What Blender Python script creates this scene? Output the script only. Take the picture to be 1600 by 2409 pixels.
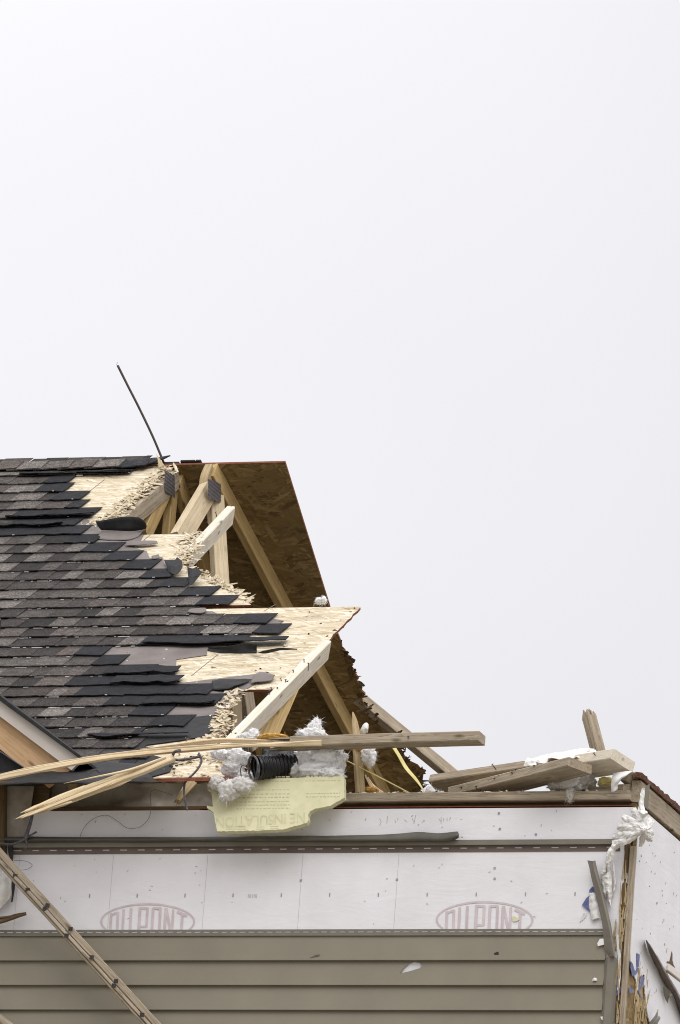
import bpy, math, random
from mathutils import Vector, Matrix, noise
from mathutils.geometry import tessellate_polygon
random.seed(7)
for o in list(bpy.data.objects): bpy.data.objects.remove(o)
S = bpy.context.scene
COL = S.collection
V = Vector
# ------------------------------------------------------------------ camera (solved from the photograph)
IW, IH = 1600.0, 2409.0
CAM = V((8.6617, -28.3242, -6.5098)); YAW, PIT, ROL, FOC = [math.radians(19.459), math.radians(15.588), math.radians(4.24), 18040.36]
_f = V((-math.sin(YAW)*math.cos(PIT), math.cos(YAW)*math.cos(PIT), math.sin(PIT)))
_r0 = V((math.cos(YAW), math.sin(YAW), 0)); _u0 = _r0.cross(_f)
_r = math.cos(ROL)*_r0 + math.sin(ROL)*_u0; _u = -math.sin(ROL)*_r0 + math.cos(ROL)*_u0
cd = bpy.data.cameras.new('camera'); cam = bpy.data.objects.new('camera', cd); COL.objects.link(cam)
cam.matrix_world = Matrix(((_r.x, _u.x, -_f.x, CAM.x), (_r.y, _u.y, -_f.y, CAM.y), (_r.z, _u.z, -_f.z, CAM.z), (0, 0, 0, 1)))
cd.sensor_fit = 'HORIZONTAL'; cd.sensor_width = 36; cd.lens = 36*FOC/IW; cd.clip_end = 5000; cd.clip_start = .1
S.camera = cam
# ------------------------------------------------------------------ world: bright overcast
w = bpy.data.worlds.new('World'); S.world = w; w.use_nodes = True
nt = w.node_tree; nt.nodes.clear(); N = nt.nodes.new; L = nt.links.new
SUN_EL, SUN_AZ = math.radians(48), math.radians(142)
out = N('ShaderNodeOutputWorld'); bg = N('ShaderNodeBackground'); bg.inputs[1].default_value = 1.0
tc = N('ShaderNodeTexCoord'); sep = N('ShaderNodeSeparateXYZ'); L(tc.outputs['Generated'], sep.inputs[0])
mx = N('ShaderNodeMath'); mx.operation = 'MAXIMUM'; mx.inputs[1].default_value = 0; L(sep.outputs[2], mx.inputs[0])
mq = N('ShaderNodeMath'); mq.operation = 'POWER'; mq.inputs[1].default_value = 2.0; L(mx.outputs[0], mq.inputs[0])
ma = N('ShaderNodeMath'); ma.operation = 'MULTIPLY_ADD'; ma.inputs[1].default_value = 1.45; ma.inputs[2].default_value = .775; L(mq.outputs[0], ma.inputs[0])
nz = N('ShaderNodeTexNoise'); nz.inputs['Scale'].default_value = 5.0; nz.inputs['Detail'].default_value = 3; L(tc.outputs['Generated'], nz.inputs['Vector'])
mr = N('ShaderNodeMapRange'); mr.inputs['From Min'].default_value = .3; mr.inputs['From Max'].default_value = .7; mr.inputs['To Min'].default_value = .95; mr.inputs['To Max'].default_value = 1.05
L(nz.outputs['Fac'], mr.inputs['Value'])
# brighter towards the hidden sun's side
dt = N('ShaderNodeVectorMath'); dt.operation = 'DOT_PRODUCT'; dt.inputs[1].default_value = (-.94, .34, .3); L(tc.outputs['Generated'], dt.inputs[0])
mg = N('ShaderNodeMath'); mg.operation = 'MULTIPLY_ADD'; mg.inputs[1].default_value = 1.6; mg.inputs[2].default_value = -.10; L(dt.outputs['Value'], mg.inputs[0])
mgc = N('ShaderNodeClamp'); mgc.inputs['Min'].default_value = .95; mgc.inputs['Max'].default_value = 1.10; L(mg.outputs[0], mgc.inputs['Value'])
m2 = N('ShaderNodeMath'); m2.operation = 'MULTIPLY'; L(ma.outputs[0], m2.inputs[0]); L(mr.outputs[0], m2.inputs[1])
m3 = N('ShaderNodeMath'); m3.operation = 'MULTIPLY'; L(m2.outputs[0], m3.inputs[0]); L(mgc.outputs[0], m3.inputs[1])
sc = N('ShaderNodeVectorMath'); sc.operation = 'SCALE'; sc.inputs[0].default_value = (.985, .975, 1.005); L(m3.outputs[0], sc.inputs['Scale'])
sky = N('ShaderNodeTexSky'); sky.sky_type = 'NISHITA'; sky.sun_disc = False; sky.sun_elevation = SUN_EL; sky.sun_rotation = SUN_AZ
sk = N('ShaderNodeVectorMath'); sk.operation = 'SCALE'; sk.inputs['Scale'].default_value = .006; L(sky.outputs[0], sk.inputs[0])
ad = N('ShaderNodeVectorMath'); ad.operation = 'ADD'; L(sc.outputs[0], ad.inputs[0]); L(sk.outputs[0], ad.inputs[1])
L(ad.outputs[0], bg.inputs[0]); L(bg.outputs[0], out.inputs[0])
sl = bpy.data.lights.new('sun', 'SUN'); sl.energy = 1.35; sl.angle = math.radians(35); sl.color = (1, .975, .94)
so = bpy.data.objects.new('sun', sl); COL.objects.link(so)
sd = V((math.sin(SUN_AZ)*math.cos(SUN_EL), math.cos(SUN_AZ)*math.cos(SUN_EL), math.sin(SUN_EL)))
so.rotation_euler = sd.to_track_quat('Z', 'Y').to_euler()
S.view_settings.view_transform = 'Standard'; S.view_settings.look = 'None'; S.view_settings.exposure = 0.0; S.view_settings.gamma = 1
S.cycles.filter_width = 1.05
# ------------------------------------------------------------------ survey helpers: sight line of the photograph met with a real plane of the house
ZT, D, H, TP = .6302, 4.0108, 3.32, math.tan(math.radians(32.663))
PA = math.radians(32.663); CP, SP = math.cos(PA), math.sin(PA); S0 = 1.1762; EXPO = .143; ZS = .4444
def hit(px, py, n, d):
    dr = _f + _r*((px-IW/2)/FOC) - _u*((py-IH/2)/FOC); n = V(n)
    return CAM + dr*((d - n.dot(CAM))/n.dot(dr))
def W(px, py, y=0.0): return hit(px, py, (0, 1, 0), y)                 # front wall, y metres behind its face
def XP(px, py, x): return hit(px, py, (1, 0, 0), x)                    # a plane along the trusses
def ZP(px, py, z): return hit(px, py, (0, 0, 1), z)
def FR(px, py, h=0.0): return hit(px, py, (0, -TP, 1), H-D*TP+h/CP)    # front roof slope, h metres proud
def RR(px, py, h=0.0): return hit(px, py, (0, TP, 1), H+D*TP+h/CP)     # rear roof slope
def RP(x, s, h=0.0): return V((x, D-s*CP-h*SP, H-s*SP+h*CP))           # roof frame: along, down the slope, proud
def xs(p): return p.x, (D-p.y)/CP
# ------------------------------------------------------------------ mesh helpers
def raw(name, vs, fs, mat=None, parent=None, grain=None, smooth=False):
    me = bpy.data.meshes.new(name); me.from_pydata([tuple(v) for v in vs], [], fs); me.update()
    if mat: me.materials.append(mat)
    if grain:
        a = me.attributes.new('grain', 'FLOAT_VECTOR', 'POINT')
        a.data.foreach_set('vector', [c for g in grain for c in g])
    if smooth: me.polygons.foreach_set('use_smooth', [True]*len(me.polygons))
    o = bpy.data.objects.new(name, me); COL.objects.link(o)
    if parent: o.parent = parent
    return o
def tag(o, label=None, cat=None, group=None, kind=None):
    if label: o['label'] = label
    if cat: o['category'] = cat
    if group: o['group'] = group
    if kind: o['kind'] = kind
    return o
def empty(name, loc=(0, 0, 0)):
    o = bpy.data.objects.new(name, None); COL.objects.link(o); o.empty_display_size = .1; return o
class MB:
    def __init__(s): s.v = []; s.f = []; s.g = []
    def add(s, vs, fs, gs=None):
        b = len(s.v); s.v += [V(x) for x in vs]; s.f += [[b+i for i in f] for f in fs]
        s.g += gs if gs else [tuple(x) for x in vs]
    def box(s, c, ax, ay, az):
        c = V(c); s.add([c+ax*i+ay*j+az*k for k in (-1, 1) for j in (-1, 1) for i in (-1, 1)],
              [[0, 2, 3, 1], [4, 5, 7, 6], [0, 1, 5, 4], [2, 6, 7, 3], [0, 4, 6, 2], [1, 3, 7, 5]])
    def build(s, name, mat, parent=None, smooth=False): return raw(name, s.v, s.f, mat, parent, s.g, smooth)
def boxo(name, a, b, mat, parent=None):
    m = MB(); a = V(a); b = V(b); c = (a+b)/2; d = (b-a)/2
    m.box(c, V((d.x, 0, 0)), V((0, d.y, 0)), V((0, 0, d.z))); return m.build(name, mat, parent)
def catmull(pts, n):
    pts = [V(p) for p in pts]
    if len(pts) == 2: return [pts[0].lerp(pts[1], i/n) for i in range(n+1)]
    P = [pts[0]*2-pts[1]]+pts+[pts[-1]*2-pts[-2]]; o = []
    for i in range(1, len(P)-2):
        a, b, c, d = P[i-1:i+3]
        for k in range(n):
            t = k/n; o.append(.5*((2*b)+(c-a)*t+(2*a-5*b+4*c-d)*t*t+(3*b-a-3*c+d)*t**3))
    o.append(pts[-1]); return o
def sweep_into(m, pts, wide, thick, face, seg=6, rough=.0, ch=.003, flip=1):
    """board along pts; wide/thick scalars or per-point lists; face = rough direction of the wide face's normal"""
    n = len(pts); wl = wide if isinstance(wide, (list, tuple)) else [wide]*n; tl = thick if isinstance(thick, (list, tuple)) else [thick]*n
    P = catmull(pts, seg); k = len(P); face = V(face)
    off = V((random.uniform(0, 50), random.uniform(0, 9), random.uniform(0, 9))); ln = 0; rings = []; gs = []
    for i, p in enumerate(P):
        t = (P[min(i+1, k-1)]-P[max(i-1, 0)]).normalized()
        nn = (face-t*face.dot(t)).normalized(); ww = t.cross(nn)
        if i: ln += (p-P[i-1]).length
        q = i/(k-1)*(n-1); a = min(int(q), n-2); fr = q-a
        hw = (wl[a]*(1-fr)+wl[a+1]*fr)/2; ht = (tl[a]*(1-fr)+tl[a+1]*fr)/2
        c = min(ch, hw*.45, ht*.45); row = []; gr = []
        for (x, y) in ((hw-c, ht), (-hw+c, ht), (-hw, ht-c), (-hw, -ht+c), (-hw+c, -ht), (hw-c, -ht), (hw, -ht+c), (hw, ht-c)):
            jx = jy = 0
            if rough:
                jx = noise.noise(V((ln*9, x*40, off.x)))*rough; jy = noise.noise(V((ln*9, x*60, off.x+9)))*rough
            row.append(p+ww*(x+jx)+nn*(y+jy)); gr.append((ln+off.x, x+off.y, y+off.z))
        rings.append(row); gs.append(gr)
    vs = [v for r in rings for v in r]; gg = [g for r in gs for g in r]; fs = []
    for i in range(k-1):
        for j in range(8):
            fs.append([i*8+j, i*8+(j+1) % 8, (i+1)*8+(j+1) % 8, (i+1)*8+j])
    fs.append(list(range(7, -1, -1))); fs.append([(k-1)*8+j for j in range(8)])
    m.add(vs, fs, gg)
    return P
def slivers(m, p, t, ww, nn, wide, thick, length, cnt=7, off=None):
    """torn fibres at a broken board end"""
    off = off or V((random.uniform(0, 50), 0, 0))
    for i in range(cnt):
        for j in range(2):
            cw = (-.5+(i+.5)/cnt)*wide*.96; cn = (-.25+.5*j)*thick*.92
            l = length*random.uniform(.1, 1)**1.3; hw = wide/cnt*.5*random.uniform(.8, 1.2); hn = thick*.25
            a = p+ww*cw+nn*cn-t*.01; b = p+ww*(cw+random.uniform(-.006, .006))+nn*(cn+random.uniform(-.004, .004))+t*l
            mid = a.lerp(b, .6)
            vs = []; gs = []
            for q, s in ((a, 1), (mid, .7), (b, .12)):
                for (x, y) in ((1, 1), (-1, 1), (-1, -1), (1, -1)):
                    vs.append(q+ww*(hw*x*s)+nn*(hn*y*s)); gs.append((off.x+(q-p).length*2, cw+x*hw+i*.3, cn+y*hn+j*.4))
            fs = [[0, 1, 5, 4], [1, 2, 6, 5], [2, 3, 7, 6], [3, 0, 4, 7], [4, 5, 9, 8], [5, 6, 10, 9], [6, 7, 11, 10], [7, 4, 8, 11], [8, 9, 10, 11], [3, 2, 1, 0]]
            m.add(vs, fs, gs)
def board(name, pts, wide, thick, face, mat, parent=None, tear=(0, 0), seg=6, rough=.0, cnt=6):
    m = MB(); pts = [V(p) for p in pts]
    sweep_into(m, pts, wide, thick, face, seg, rough)
    face = V(face)
    for e, l in enumerate(tear):
        if not l: continue
        a, b = (pts[1], pts[0]) if e == 0 else (pts[-2], pts[-1])
        t = (b-a).normalized(); nn = (face-t*face.dot(t)).normalized(); ww = t.cross(nn)
        wd = wide if not isinstance(wide, (list, tuple)) else wide[0 if e == 0 else -1]
        th = thick if not isinstance(thick, (list, tuple)) else thick[0 if e == 0 else -1]
        slivers(m, b, t, ww, nn, wd, th, l, cnt)
    return m.build(name, mat, parent)
def tube(name, pts, r, mat, parent=None, seg=8, sides=8):
    P = catmull(pts, seg); m = MB(); k = len(P); rl = r if isinstance(r, (list, tuple)) else None
    up = V((.3, -.5, .8)); vs = []; fs = []
    for i, p in enumerate(P):
        t = (P[min(i+1, k-1)]-P[max(i-1, 0)]).normalized(); a = t.cross(up)
        if a.length < .05: a = t.cross(V((1, 0, 0)))
        a.normalize(); b = t.cross(a)
        q = i/(k-1); rr = r if rl is None else rl[0]*(1-q)+rl[1]*q
        vs += [p+(a*math.cos(6.2832*j/sides)+b*math.sin(6.2832*j/sides))*rr for j in range(sides)]
    for i in range(k-1):
        for j in range(sides): fs.append([i*sides+j, i*sides+(j+1) % sides, (i+1)*sides+(j+1) % sides, (i+1)*sides+j])
    fs += [list(range(sides-1, -1, -1)), [(k-1)*sides+j for j in range(sides)]]
    m.add(vs, fs); return m.build(name, mat, parent, True)
def loft_into(m, lines, seg=6, cross=6, crumple=0., cs=12., thick=.0015):
    """thin sheet through polylines (each a list of points of equal count)"""
    A = [catmull(l, seg) for l in lines]; n = len(A[0])
    G = []
    for j in range(n):
        G.append(catmull([a[j] for a in A], cross) if len(A) > 1 else [A[0][j]])
    nu, nv = len(G), len(G[0]); off = V((random.uniform(0, 99), 0, 0)); nrm = []
    for i in range(nu):
        for j in range(nv):
            a = G[min(i+1, nu-1)][j]-G[max(i-1, 0)][j]; b = G[i][min(j+1, nv-1)]-G[i][max(j-1, 0)]
            c = a.cross(b); nrm.append(c.normalized() if c.length > 1e-9 else V((0, -1, 0)))
    top = []; bot = []
    for i in range(nu):
        for j in range(nv):
            p = G[i][j]; q = nrm[i*nv+j]
            if crumple:
                q2 = noise.noise(p*cs+off)*crumple+abs(noise.noise(p*cs*2.3+off))*crumple*.6
                p = p+q*q2+V((noise.noise(p*cs*1.7+off*2), noise.noise(p*cs*1.7+off*3), noise.noise(p*cs*1.7+off*4)))*crumple*.4
            top.append(p); bot.append(p-q*thick)
    fs = []; T = nu*nv
    for i in range(nu-1):
        for j in range(nv-1):
            a, b, c, d = i*nv+j, (i+1)*nv+j, (i+1)*nv+j+1, i*nv+j+1
            fs += [[a, b, c, d], [T+d, T+c, T+b, T+a]]
    for i in range(nu-1):
        fs += [[i*nv, T+i*nv, T+(i+1)*nv, (i+1)*nv], [(i+1)*nv+nv-1, T+(i+1)*nv+nv-1, T+i*nv+nv-1, i*nv+nv-1]]
    for j in range(nv-1):
        fs += [[j+1, T+j+1, T+j, j], [(nu-1)*nv+j, T+(nu-1)*nv+j, T+(nu-1)*nv+j+1, (nu-1)*nv+j+1]]
    m.add(top+bot, fs)
def loft(name, lines, mat, parent=None, smooth=True, **k):
    m = MB(); loft_into(m, lines, **k); return m.build(name, mat, parent, smooth)
def slab_into(m, poly, dvec, holes=(), grain=None):
    """flat polygon (3D points in one plane) with thickness dvec"""
    loops = [[V(p) for p in poly]]+[[V(p) for p in h] for h in holes]
    flat = [p for l in loops for p in l]; tri = tessellate_polygon(loops); dv = V(dvec); n = len(flat)
    fs = [list(t) for t in tri]+[[n+i for i in reversed(t)] for t in tri]; b = 0
    for l in loops:
        k = len(l)
        for i in range(k): fs.append([b+i, b+(i+1) % k, n+b+(i+1) % k, n+b+i])
        b += k
    vs = flat+[p+dv for p in flat]
    m.add(vs, fs, [grain(p) for p in vs] if grain else None)
def slab(name, poly, dvec, mat, parent=None, holes=(), grain=None, edge=None):
    m = MB(); slab_into(m, poly, dvec, holes, grain); o = m.build(name, mat, parent)
    if edge:
        o.data.materials.append(edge)
        n = V(dvec).normalized()
        for p in o.data.polygons:
            if abs(p.normal.dot(n)) < .5: p.material_index = 1
    return o
def jag(pts, step=.03, amp=.012, seed=0):
    """roughen a polyline of 3D points"""
    o = []
    for a, b in zip(pts[:-1], pts[1:]):
        n = max(1, int((b-a).length/step)); t = (b-a)
        for i in range(n):
            p = a+t*(i/n); r = random.uniform(-amp, amp) if o else 0; r2 = random.uniform(-amp, amp)*.6 if o else 0
            ax = V((1, 0, 0)); ay = RP(0, 1)-RP(0, 0)
            o.append(p+ax*r+ay*r2)
    o.append(pts[-1]); return o
# ------------------------------------------------------------------ materials
def mat(name, base=(.5, .5, .5), rough=.8, spec=.3):
    m = bpy.data.materials.new(name); m.use_nodes = True; t = m.node_tree
    b = t.nodes['Principled BSDF']; b.inputs['Base Color'].default_value = (*base, 1); b.inputs['Roughness'].default_value = rough
    b.inputs['Specular IOR Level'].default_value = spec
    return m, t, b
def nd(t, k, **kw):
    n = t.nodes.new(k)
    for a, v in kw.items():
        if hasattr(n, a): setattr(n, a, v)
        else: n.inputs[a].default_value = v
    return n
def ramp(t, src, stops):
    r = t.nodes.new('ShaderNodeValToRGB'); e = r.color_ramp.elements
    while len(e) < len(stops): e.new(.5)
    for i, (p, c) in enumerate(stops): e[i].position = p; e[i].color = (*c, 1)
    t.links.new(src, r.inputs[0]); return r.outputs[0]
def vec(t, attr, scale, loc=(0, 0, 0), rot=(0, 0, 0)):
    if attr == 'pos':
        s = nd(t, 'ShaderNodeNewGeometry').outputs['Position']
    else:
        s = nd(t, 'ShaderNodeAttribute', attribute_name=attr).outputs['Vector']
    mp = nd(t, 'ShaderNodeMapping'); mp.inputs['Scale'].default_value = scale; mp.inputs['Location'].default_value = loc; mp.inputs['Rotation'].default_value = rot
    t.links.new(s, mp.inputs[0]); return mp.outputs[0]
def noi(t, v, scale=1, detail=4, rough=.5, dist=0):
    n = nd(t, 'ShaderNodeTexNoise'); n.inputs['Scale'].default_value = scale; n.inputs['Detail'].default_value = detail; n.inputs['Roughness'].default_value = rough; n.inputs['Distortion'].default_value = dist
    t.links.new(v, n.inputs['Vector']); return n
def mixc(t, fac, a, b, mode='MIX'):
    m = nd(t, 'ShaderNodeMix', data_type='RGBA', blend_type=mode)
    for s, x in ((m.inputs[0], fac), (m.inputs[6], a), (m.inputs[7], b)):
        if isinstance(x, (int, float)): s.default_value = x
        elif isinstance(x, tuple): s.default_value = (*x, 1)
        else: t.links.new(x, s)
    return m.outputs[2]
def mth(t, op, a, b=None):
    m = nd(t, 'ShaderNodeMath', operation=op)
    for s, x in ((m.inputs[0], a), (m.inputs[1], b)):
        if x is None: continue
        if isinstance(x, (int, float)): s.default_value = x
        else: t.links.new(x, s)
    return m.outputs[0]
def bump(t, b, h, strength=.3, dist=.002):
    n = nd(t, 'ShaderNodeBump'); n.inputs['Strength'].default_value = strength; n.inputs['Distance'].default_value = dist
    t.links.new(h, n.inputs['Height']); t.links.new(n.outputs[0], b.inputs['Normal'])
def wood(name, light, dark, dirt=(.10, .07, .045), dirtamt=.35, knots=True):
    m, t, b = mat(name, rough=.75, spec=.2)
    g = vec(t, 'grain', (1.1, 26, 26)); a = noi(t, g, 1.6, 3, .5, .6)
    ring = mth(t, 'FRACT', mth(t, 'MULTIPLY', a.outputs['Fac'], 9.0))
    g2 = vec(t, 'grain', (6, 320, 320)); f = noi(t, g2, 1, 3, .6)
    c = mixc(t, mth(t, 'MULTIPLY', mth(t, 'POWER', ring, 2.0), .85), light, dark)
    st = noi(t, vec(t, 'grain', (.9, 75, 75)), 1, 2, .5)
    c = mixc(t, mth(t, 'MULTIPLY', nd_map(t, st.outputs['Fac'], .45, .75), .6), c, dark)
    c = mixc(t, mth(t, 'MULTIPLY', f.outputs['Fac'], .45), c, dark, 'MIX')
    lo = noi(t, vec(t, 'pos', (1, 1, 1)), 7, 4, .6)
    c = mixc(t, mth(t, 'MULTIPLY', nd_map(t, lo.outputs['Fac'], .45, .8), dirtamt), c, dirt)
    if knots:
        vo = nd(t, 'ShaderNodeTexVoronoi'); vo.inputs['Scale'].default_value = 1; t.links.new(vec(t, 'grain', (5.5, 16, 16)), vo.inputs['Vector'])
        c = mixc(t, nd_map(t, vo.outputs['Distance'], .17, .05), c, tuple(x*.45 for x in dark))
    t.links.new(c, b.inputs['Base Color'])
    bump(t, b, mth(t, 'ADD', f.outputs['Fac'], mth(t, 'MULTIPLY', ring, .5)), .35, .0015)
    return m
def nd_map(t, src, a, b):
    r = nd(t, 'ShaderNodeMapRange'); r.inputs['From Min'].default_value = a; r.inputs['From Max'].default_value = b
    t.links.new(src, r.inputs['Value']); return r.outputs[0]
M = {}
M['pine'] = wood('pine lumber', (.57, .455, .28), (.32, .225, .105))
M['fresh'] = wood('freshly split pine', (.80, .68, .48), (.56, .42, .24), dirtamt=.12, knots=False)
M['pale'] = wood('bleached pine', (.80, .75, .65), (.56, .48, .36), dirtamt=.2)
M['grey'] = wood('weathered lumber', (.50, .43, .33), (.21, .16, .105), dirtamt=.4)
M['amber'] = wood('amber pine', (.64, .475, .235), (.38, .25, .095), dirtamt=.25)
M['cream'] = wood('cream pine', (.70, .59, .42), (.46, .36, .22), dirtamt=.25)
M['brown'] = wood('brown stained and shaded lumber', (.19, .13, .065), (.08, .05, .025))  # brown wood; also carries the shade tone of the lower top plates
M['ply'] = wood('plywood', (.62, .42, .25), (.42, .26, .13), dirtamt=.1)
def osbmat(name, cols, edge=False, stretch=1., flakes=None):
    m, t, b = mat(name, rough=.7, spec=.25)
    best = None; bc = None
    for i, (rot, sx, sy) in enumerate(flakes or ((.05, 9, 110), (-.15, 8, 92), (.28, 11, 100), (-.75, 14, 90))):
        v = vec(t, 'grain', (sx, sy*stretch, 1), (i*3.3, i*1.7, i), (0, 0, rot))
        # rotate before scaling: mapping scales first, so feed a rotated vector
        vo = nd(t, 'ShaderNodeTexVoronoi'); vo.inputs['Randomness'].default_value = 1; vo.inputs['Scale'].default_value = 1
        n = nd(t, 'ShaderNodeMapping', vector_type='POINT'); n.inputs['Rotation'].default_value = (0, 0, rot)
        at = nd(t, 'ShaderNodeAttribute', attribute_name='grain'); t.links.new(at.outputs['Vector'], n.inputs[0])
        n2 = nd(t, 'ShaderNodeMapping'); n2.inputs['Scale'].default_value = (sx, sy*stretch, 3); n2.inputs['Location'].default_value = (i*3.3, i*1.7, i); t.links.new(n.outputs[0], n2.inputs[0])
        t.links.new(n2.outputs[0], vo.inputs['Vector'])
        sp = nd(t, 'ShaderNodeSeparateColor'); t.links.new(vo.outputs['Color'], sp.inputs[0])
        pr, val = sp.outputs[0], sp.outputs[1]
        if best is None: best, bc = pr, val
        else:
            gt = mth(t, 'GREATER_THAN', pr, best)
            mxv = nd(t, 'ShaderNodeMix', data_type='FLOAT'); t.links.new(gt, mxv.inputs[0]); t.links.new(bc, mxv.inputs[2]); t.links.new(val, mxv.inputs[3]); bc = mxv.outputs[0]
            best = mth(t, 'MAXIMUM', pr, best)
    fine = noi(t, vec(t, 'grain', (25, 260, 30)), 1, 3, .6)
    val = mth(t, 'ADD', mth(t, 'MULTIPLY', bc, .8), mth(t, 'MULTIPLY', fine.outputs['Fac'], .3))
    c = ramp(t, val, cols)
    t.links.new(c, b.inputs['Base Color'])
    bump(t, b, mth(t, 'ADD', best, fine.outputs['Fac']), .5, .0025)
    return m
M['osb'] = osbmat('strand board', [(.10, (.22, .15, .065)), (.24, (.46, .375, .24)), (.6, (.56, .475, .335)), (.95, (.72, .66, .53))])
M['osb_shaded'] = osbmat('shaded strand board', [(.08, (.11, .070, .027)), (.3, (.205, .138, .056)), (.75, (.27, .186, .080)), (1.02, (.42, .31, .155))], flakes=((.08, 13, 80), (-.3, 12, 68), (.55, 15, 76), (-1.1, 16, 72)))  # darker copy of the strand board, attic shade put into the colour
M['torn'] = osbmat('torn strands', [(.05, (.22, .15, .065)), (.3, (.50, .405, .26)), (.7, (.62, .535, .385)), (1, (.74, .68, .55))])
def simple(name, c1, c2, scale, rough=.8, spec=.3, bmp=.2, bd=.002, detail=5, stretch=(1, 1, 1), lo=.3, hi=.7):
    m, t, b = mat(name, rough=rough, spec=spec)
    n = noi(t, vec(t, 'pos', stretch), scale, detail, .6)
    t.links.new(ramp(t, n.outputs['Fac'], [(lo, c1), (hi, c2)]), b.inputs['Base Color'])
    if bmp: bump(t, b, n.outputs['Fac'], bmp, bd)
    return m
M['rededge'] = simple('red painted panel edge', (.13, .04, .02), (.24, .08, .04), 60)
M['brownedge'] = simple('stained broken panel edge', (.06, .028, .016), (.17, .075, .042), 70, bmp=.8, bd=.01)
M['felt'] = simple('grey roofing felt', (.15, .13, .122), (.215, .19, .178), 9, .85, .2, .1)
M['feltblack'] = simple('black roofing felt', (.014, .0135, .014), (.030, .029, .030), 30, .8, .3, .2)
M['vinyl'] = simple('taupe vinyl', (.195, .173, .127), (.228, .205, .153), 3, .45, .35, .05, .001, 6)
M['trim'] = simple('taupe trim', (.15, .135, .105), (.195, .175, .14), 8, .4, .4, .05)
M['trimdark'] = simple('dark trim flange', (.115, .085, .07), (.15, .115, .095), 8, .5, .3, .05)
M['channel'] = simple('dark bent channel', (.065, .060, .046), (.105, .098, .078), 8, .4, .4, .05)
M['sealant'] = simple('dried sealant', (.42, .41, .40), (.62, .61, .60), 30, .7, .2, 0)
M['fascia'] = simple('light taupe fascia', (.50, .45, .40), (.57, .52, .47), 4, .4, .4, .05)
M['black'] = simple('black rubber', (.012, .012, .013), (.03, .03, .032), 40, .5, .4, .1)
M['blackgloss'] = simple('black duct film', (.006, .006, .007), (.016, .016, .018), 25, .35, .35, .5, .006)
M['cable'] = simple('dusty cable', (.05, .045, .05), (.16, .15, .17), 60, .6)
M['rod'] = simple('rusty dark rod', (.035, .022, .018), (.07, .05, .042), 50, .6)
M['nail'] = simple('dark nail', (.03, .03, .032), (.07, .065, .065), 90, .45, .5, 0)
M['white'] = simple('white scrap', (.70, .69, .68), (.80, .79, .78), 20, .6, .3, .2)
M['blue'] = simple('blue tape', (.07, .085, .20), (.17, .19, .36), 40, .5, .3, .1)
M['yellow'] = simple('yellow strap', (.55, .47, .17), (.70, .62, .27), 30, .5, .3, .1)
M['gold'] = simple('orange glass wool', (.42, .22, .05), (.72, .45, .14), 45, .9, .1, .8, .006)
M['poly'] = simple('dusty poly baffle', (.24, .21, .17), (.42, .38, .32), 11, .5, .3, .5, .01)
M['ground'] = simple('trampled ground', (.19, .17, .135), (.30, .275, .225), 1.2, .95, .1, .3, .05)
M['print'] = simple('faded pink print', (.50, .415, .425), (.64, .56, .58), 14, .7, .2, 0)
M['tick'] = simple('grey print', (.25, .24, .26), (.36, .35, .37), 30, .7, .2, 0)
M['faint'] = simple('faint pencil', (.40, .39, .41), (.52, .51, .53), 30, .7, .2, 0)
M['foamprint'] = simple('faded print on foam', (.48, .45, .275), (.63, .60, .39), 25, .8, .1, 0)
M['ceil'] = simple('unseen attic floor', (.10, .08, .055), (.17, .14, .10), 4)
M['staple'] = simple('dull staple', (.20, .195, .20), (.42, .41, .42), 60, .5, .4, 0)
def wrapmat():
    m, t, b = mat('white wall wrap', rough=.55, spec=.3)
    n = noi(t, vec(t, 'pos', (1, 1, 1)), 5, 6, .6); n2 = noi(t, vec(t, 'pos', (40, 40, 2)), 3, 2)
    c = ramp(t, n.outputs['Fac'], [(.25, (.70, .69, .705)), (.7, (.775, .765, .79))])
    c = mixc(t, mth(t, 'MULTIPLY', n2.outputs['Fac'], .06), c, (.5, .48, .5))
    t.links.new(c, b.inputs['Base Color'])
    lw = noi(t, vec(t, 'pos', (1.2, 1, 4)), 3.2, 5, .6, .6)
    bump(t, b, lw.outputs['Fac'], .22, .012)
    return m
M['wrap'] = wrapmat()
def ragmat():
    m, t, b = mat('crumpled wrap', (.76, .75, .72), .6, .3)
    n = noi(t, vec(t, 'pos', (1, 1, 1)), 45, 5, .65)
    t.links.new(ramp(t, n.outputs['Fac'], [(.25, (.60, .58, .54)), (.65, (.80, .79, .77))]), b.inputs['Base Color'])
    bump(t, b, n.outputs['Fac'], .6, .008); return m
M['rag'] = ragmat()
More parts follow.
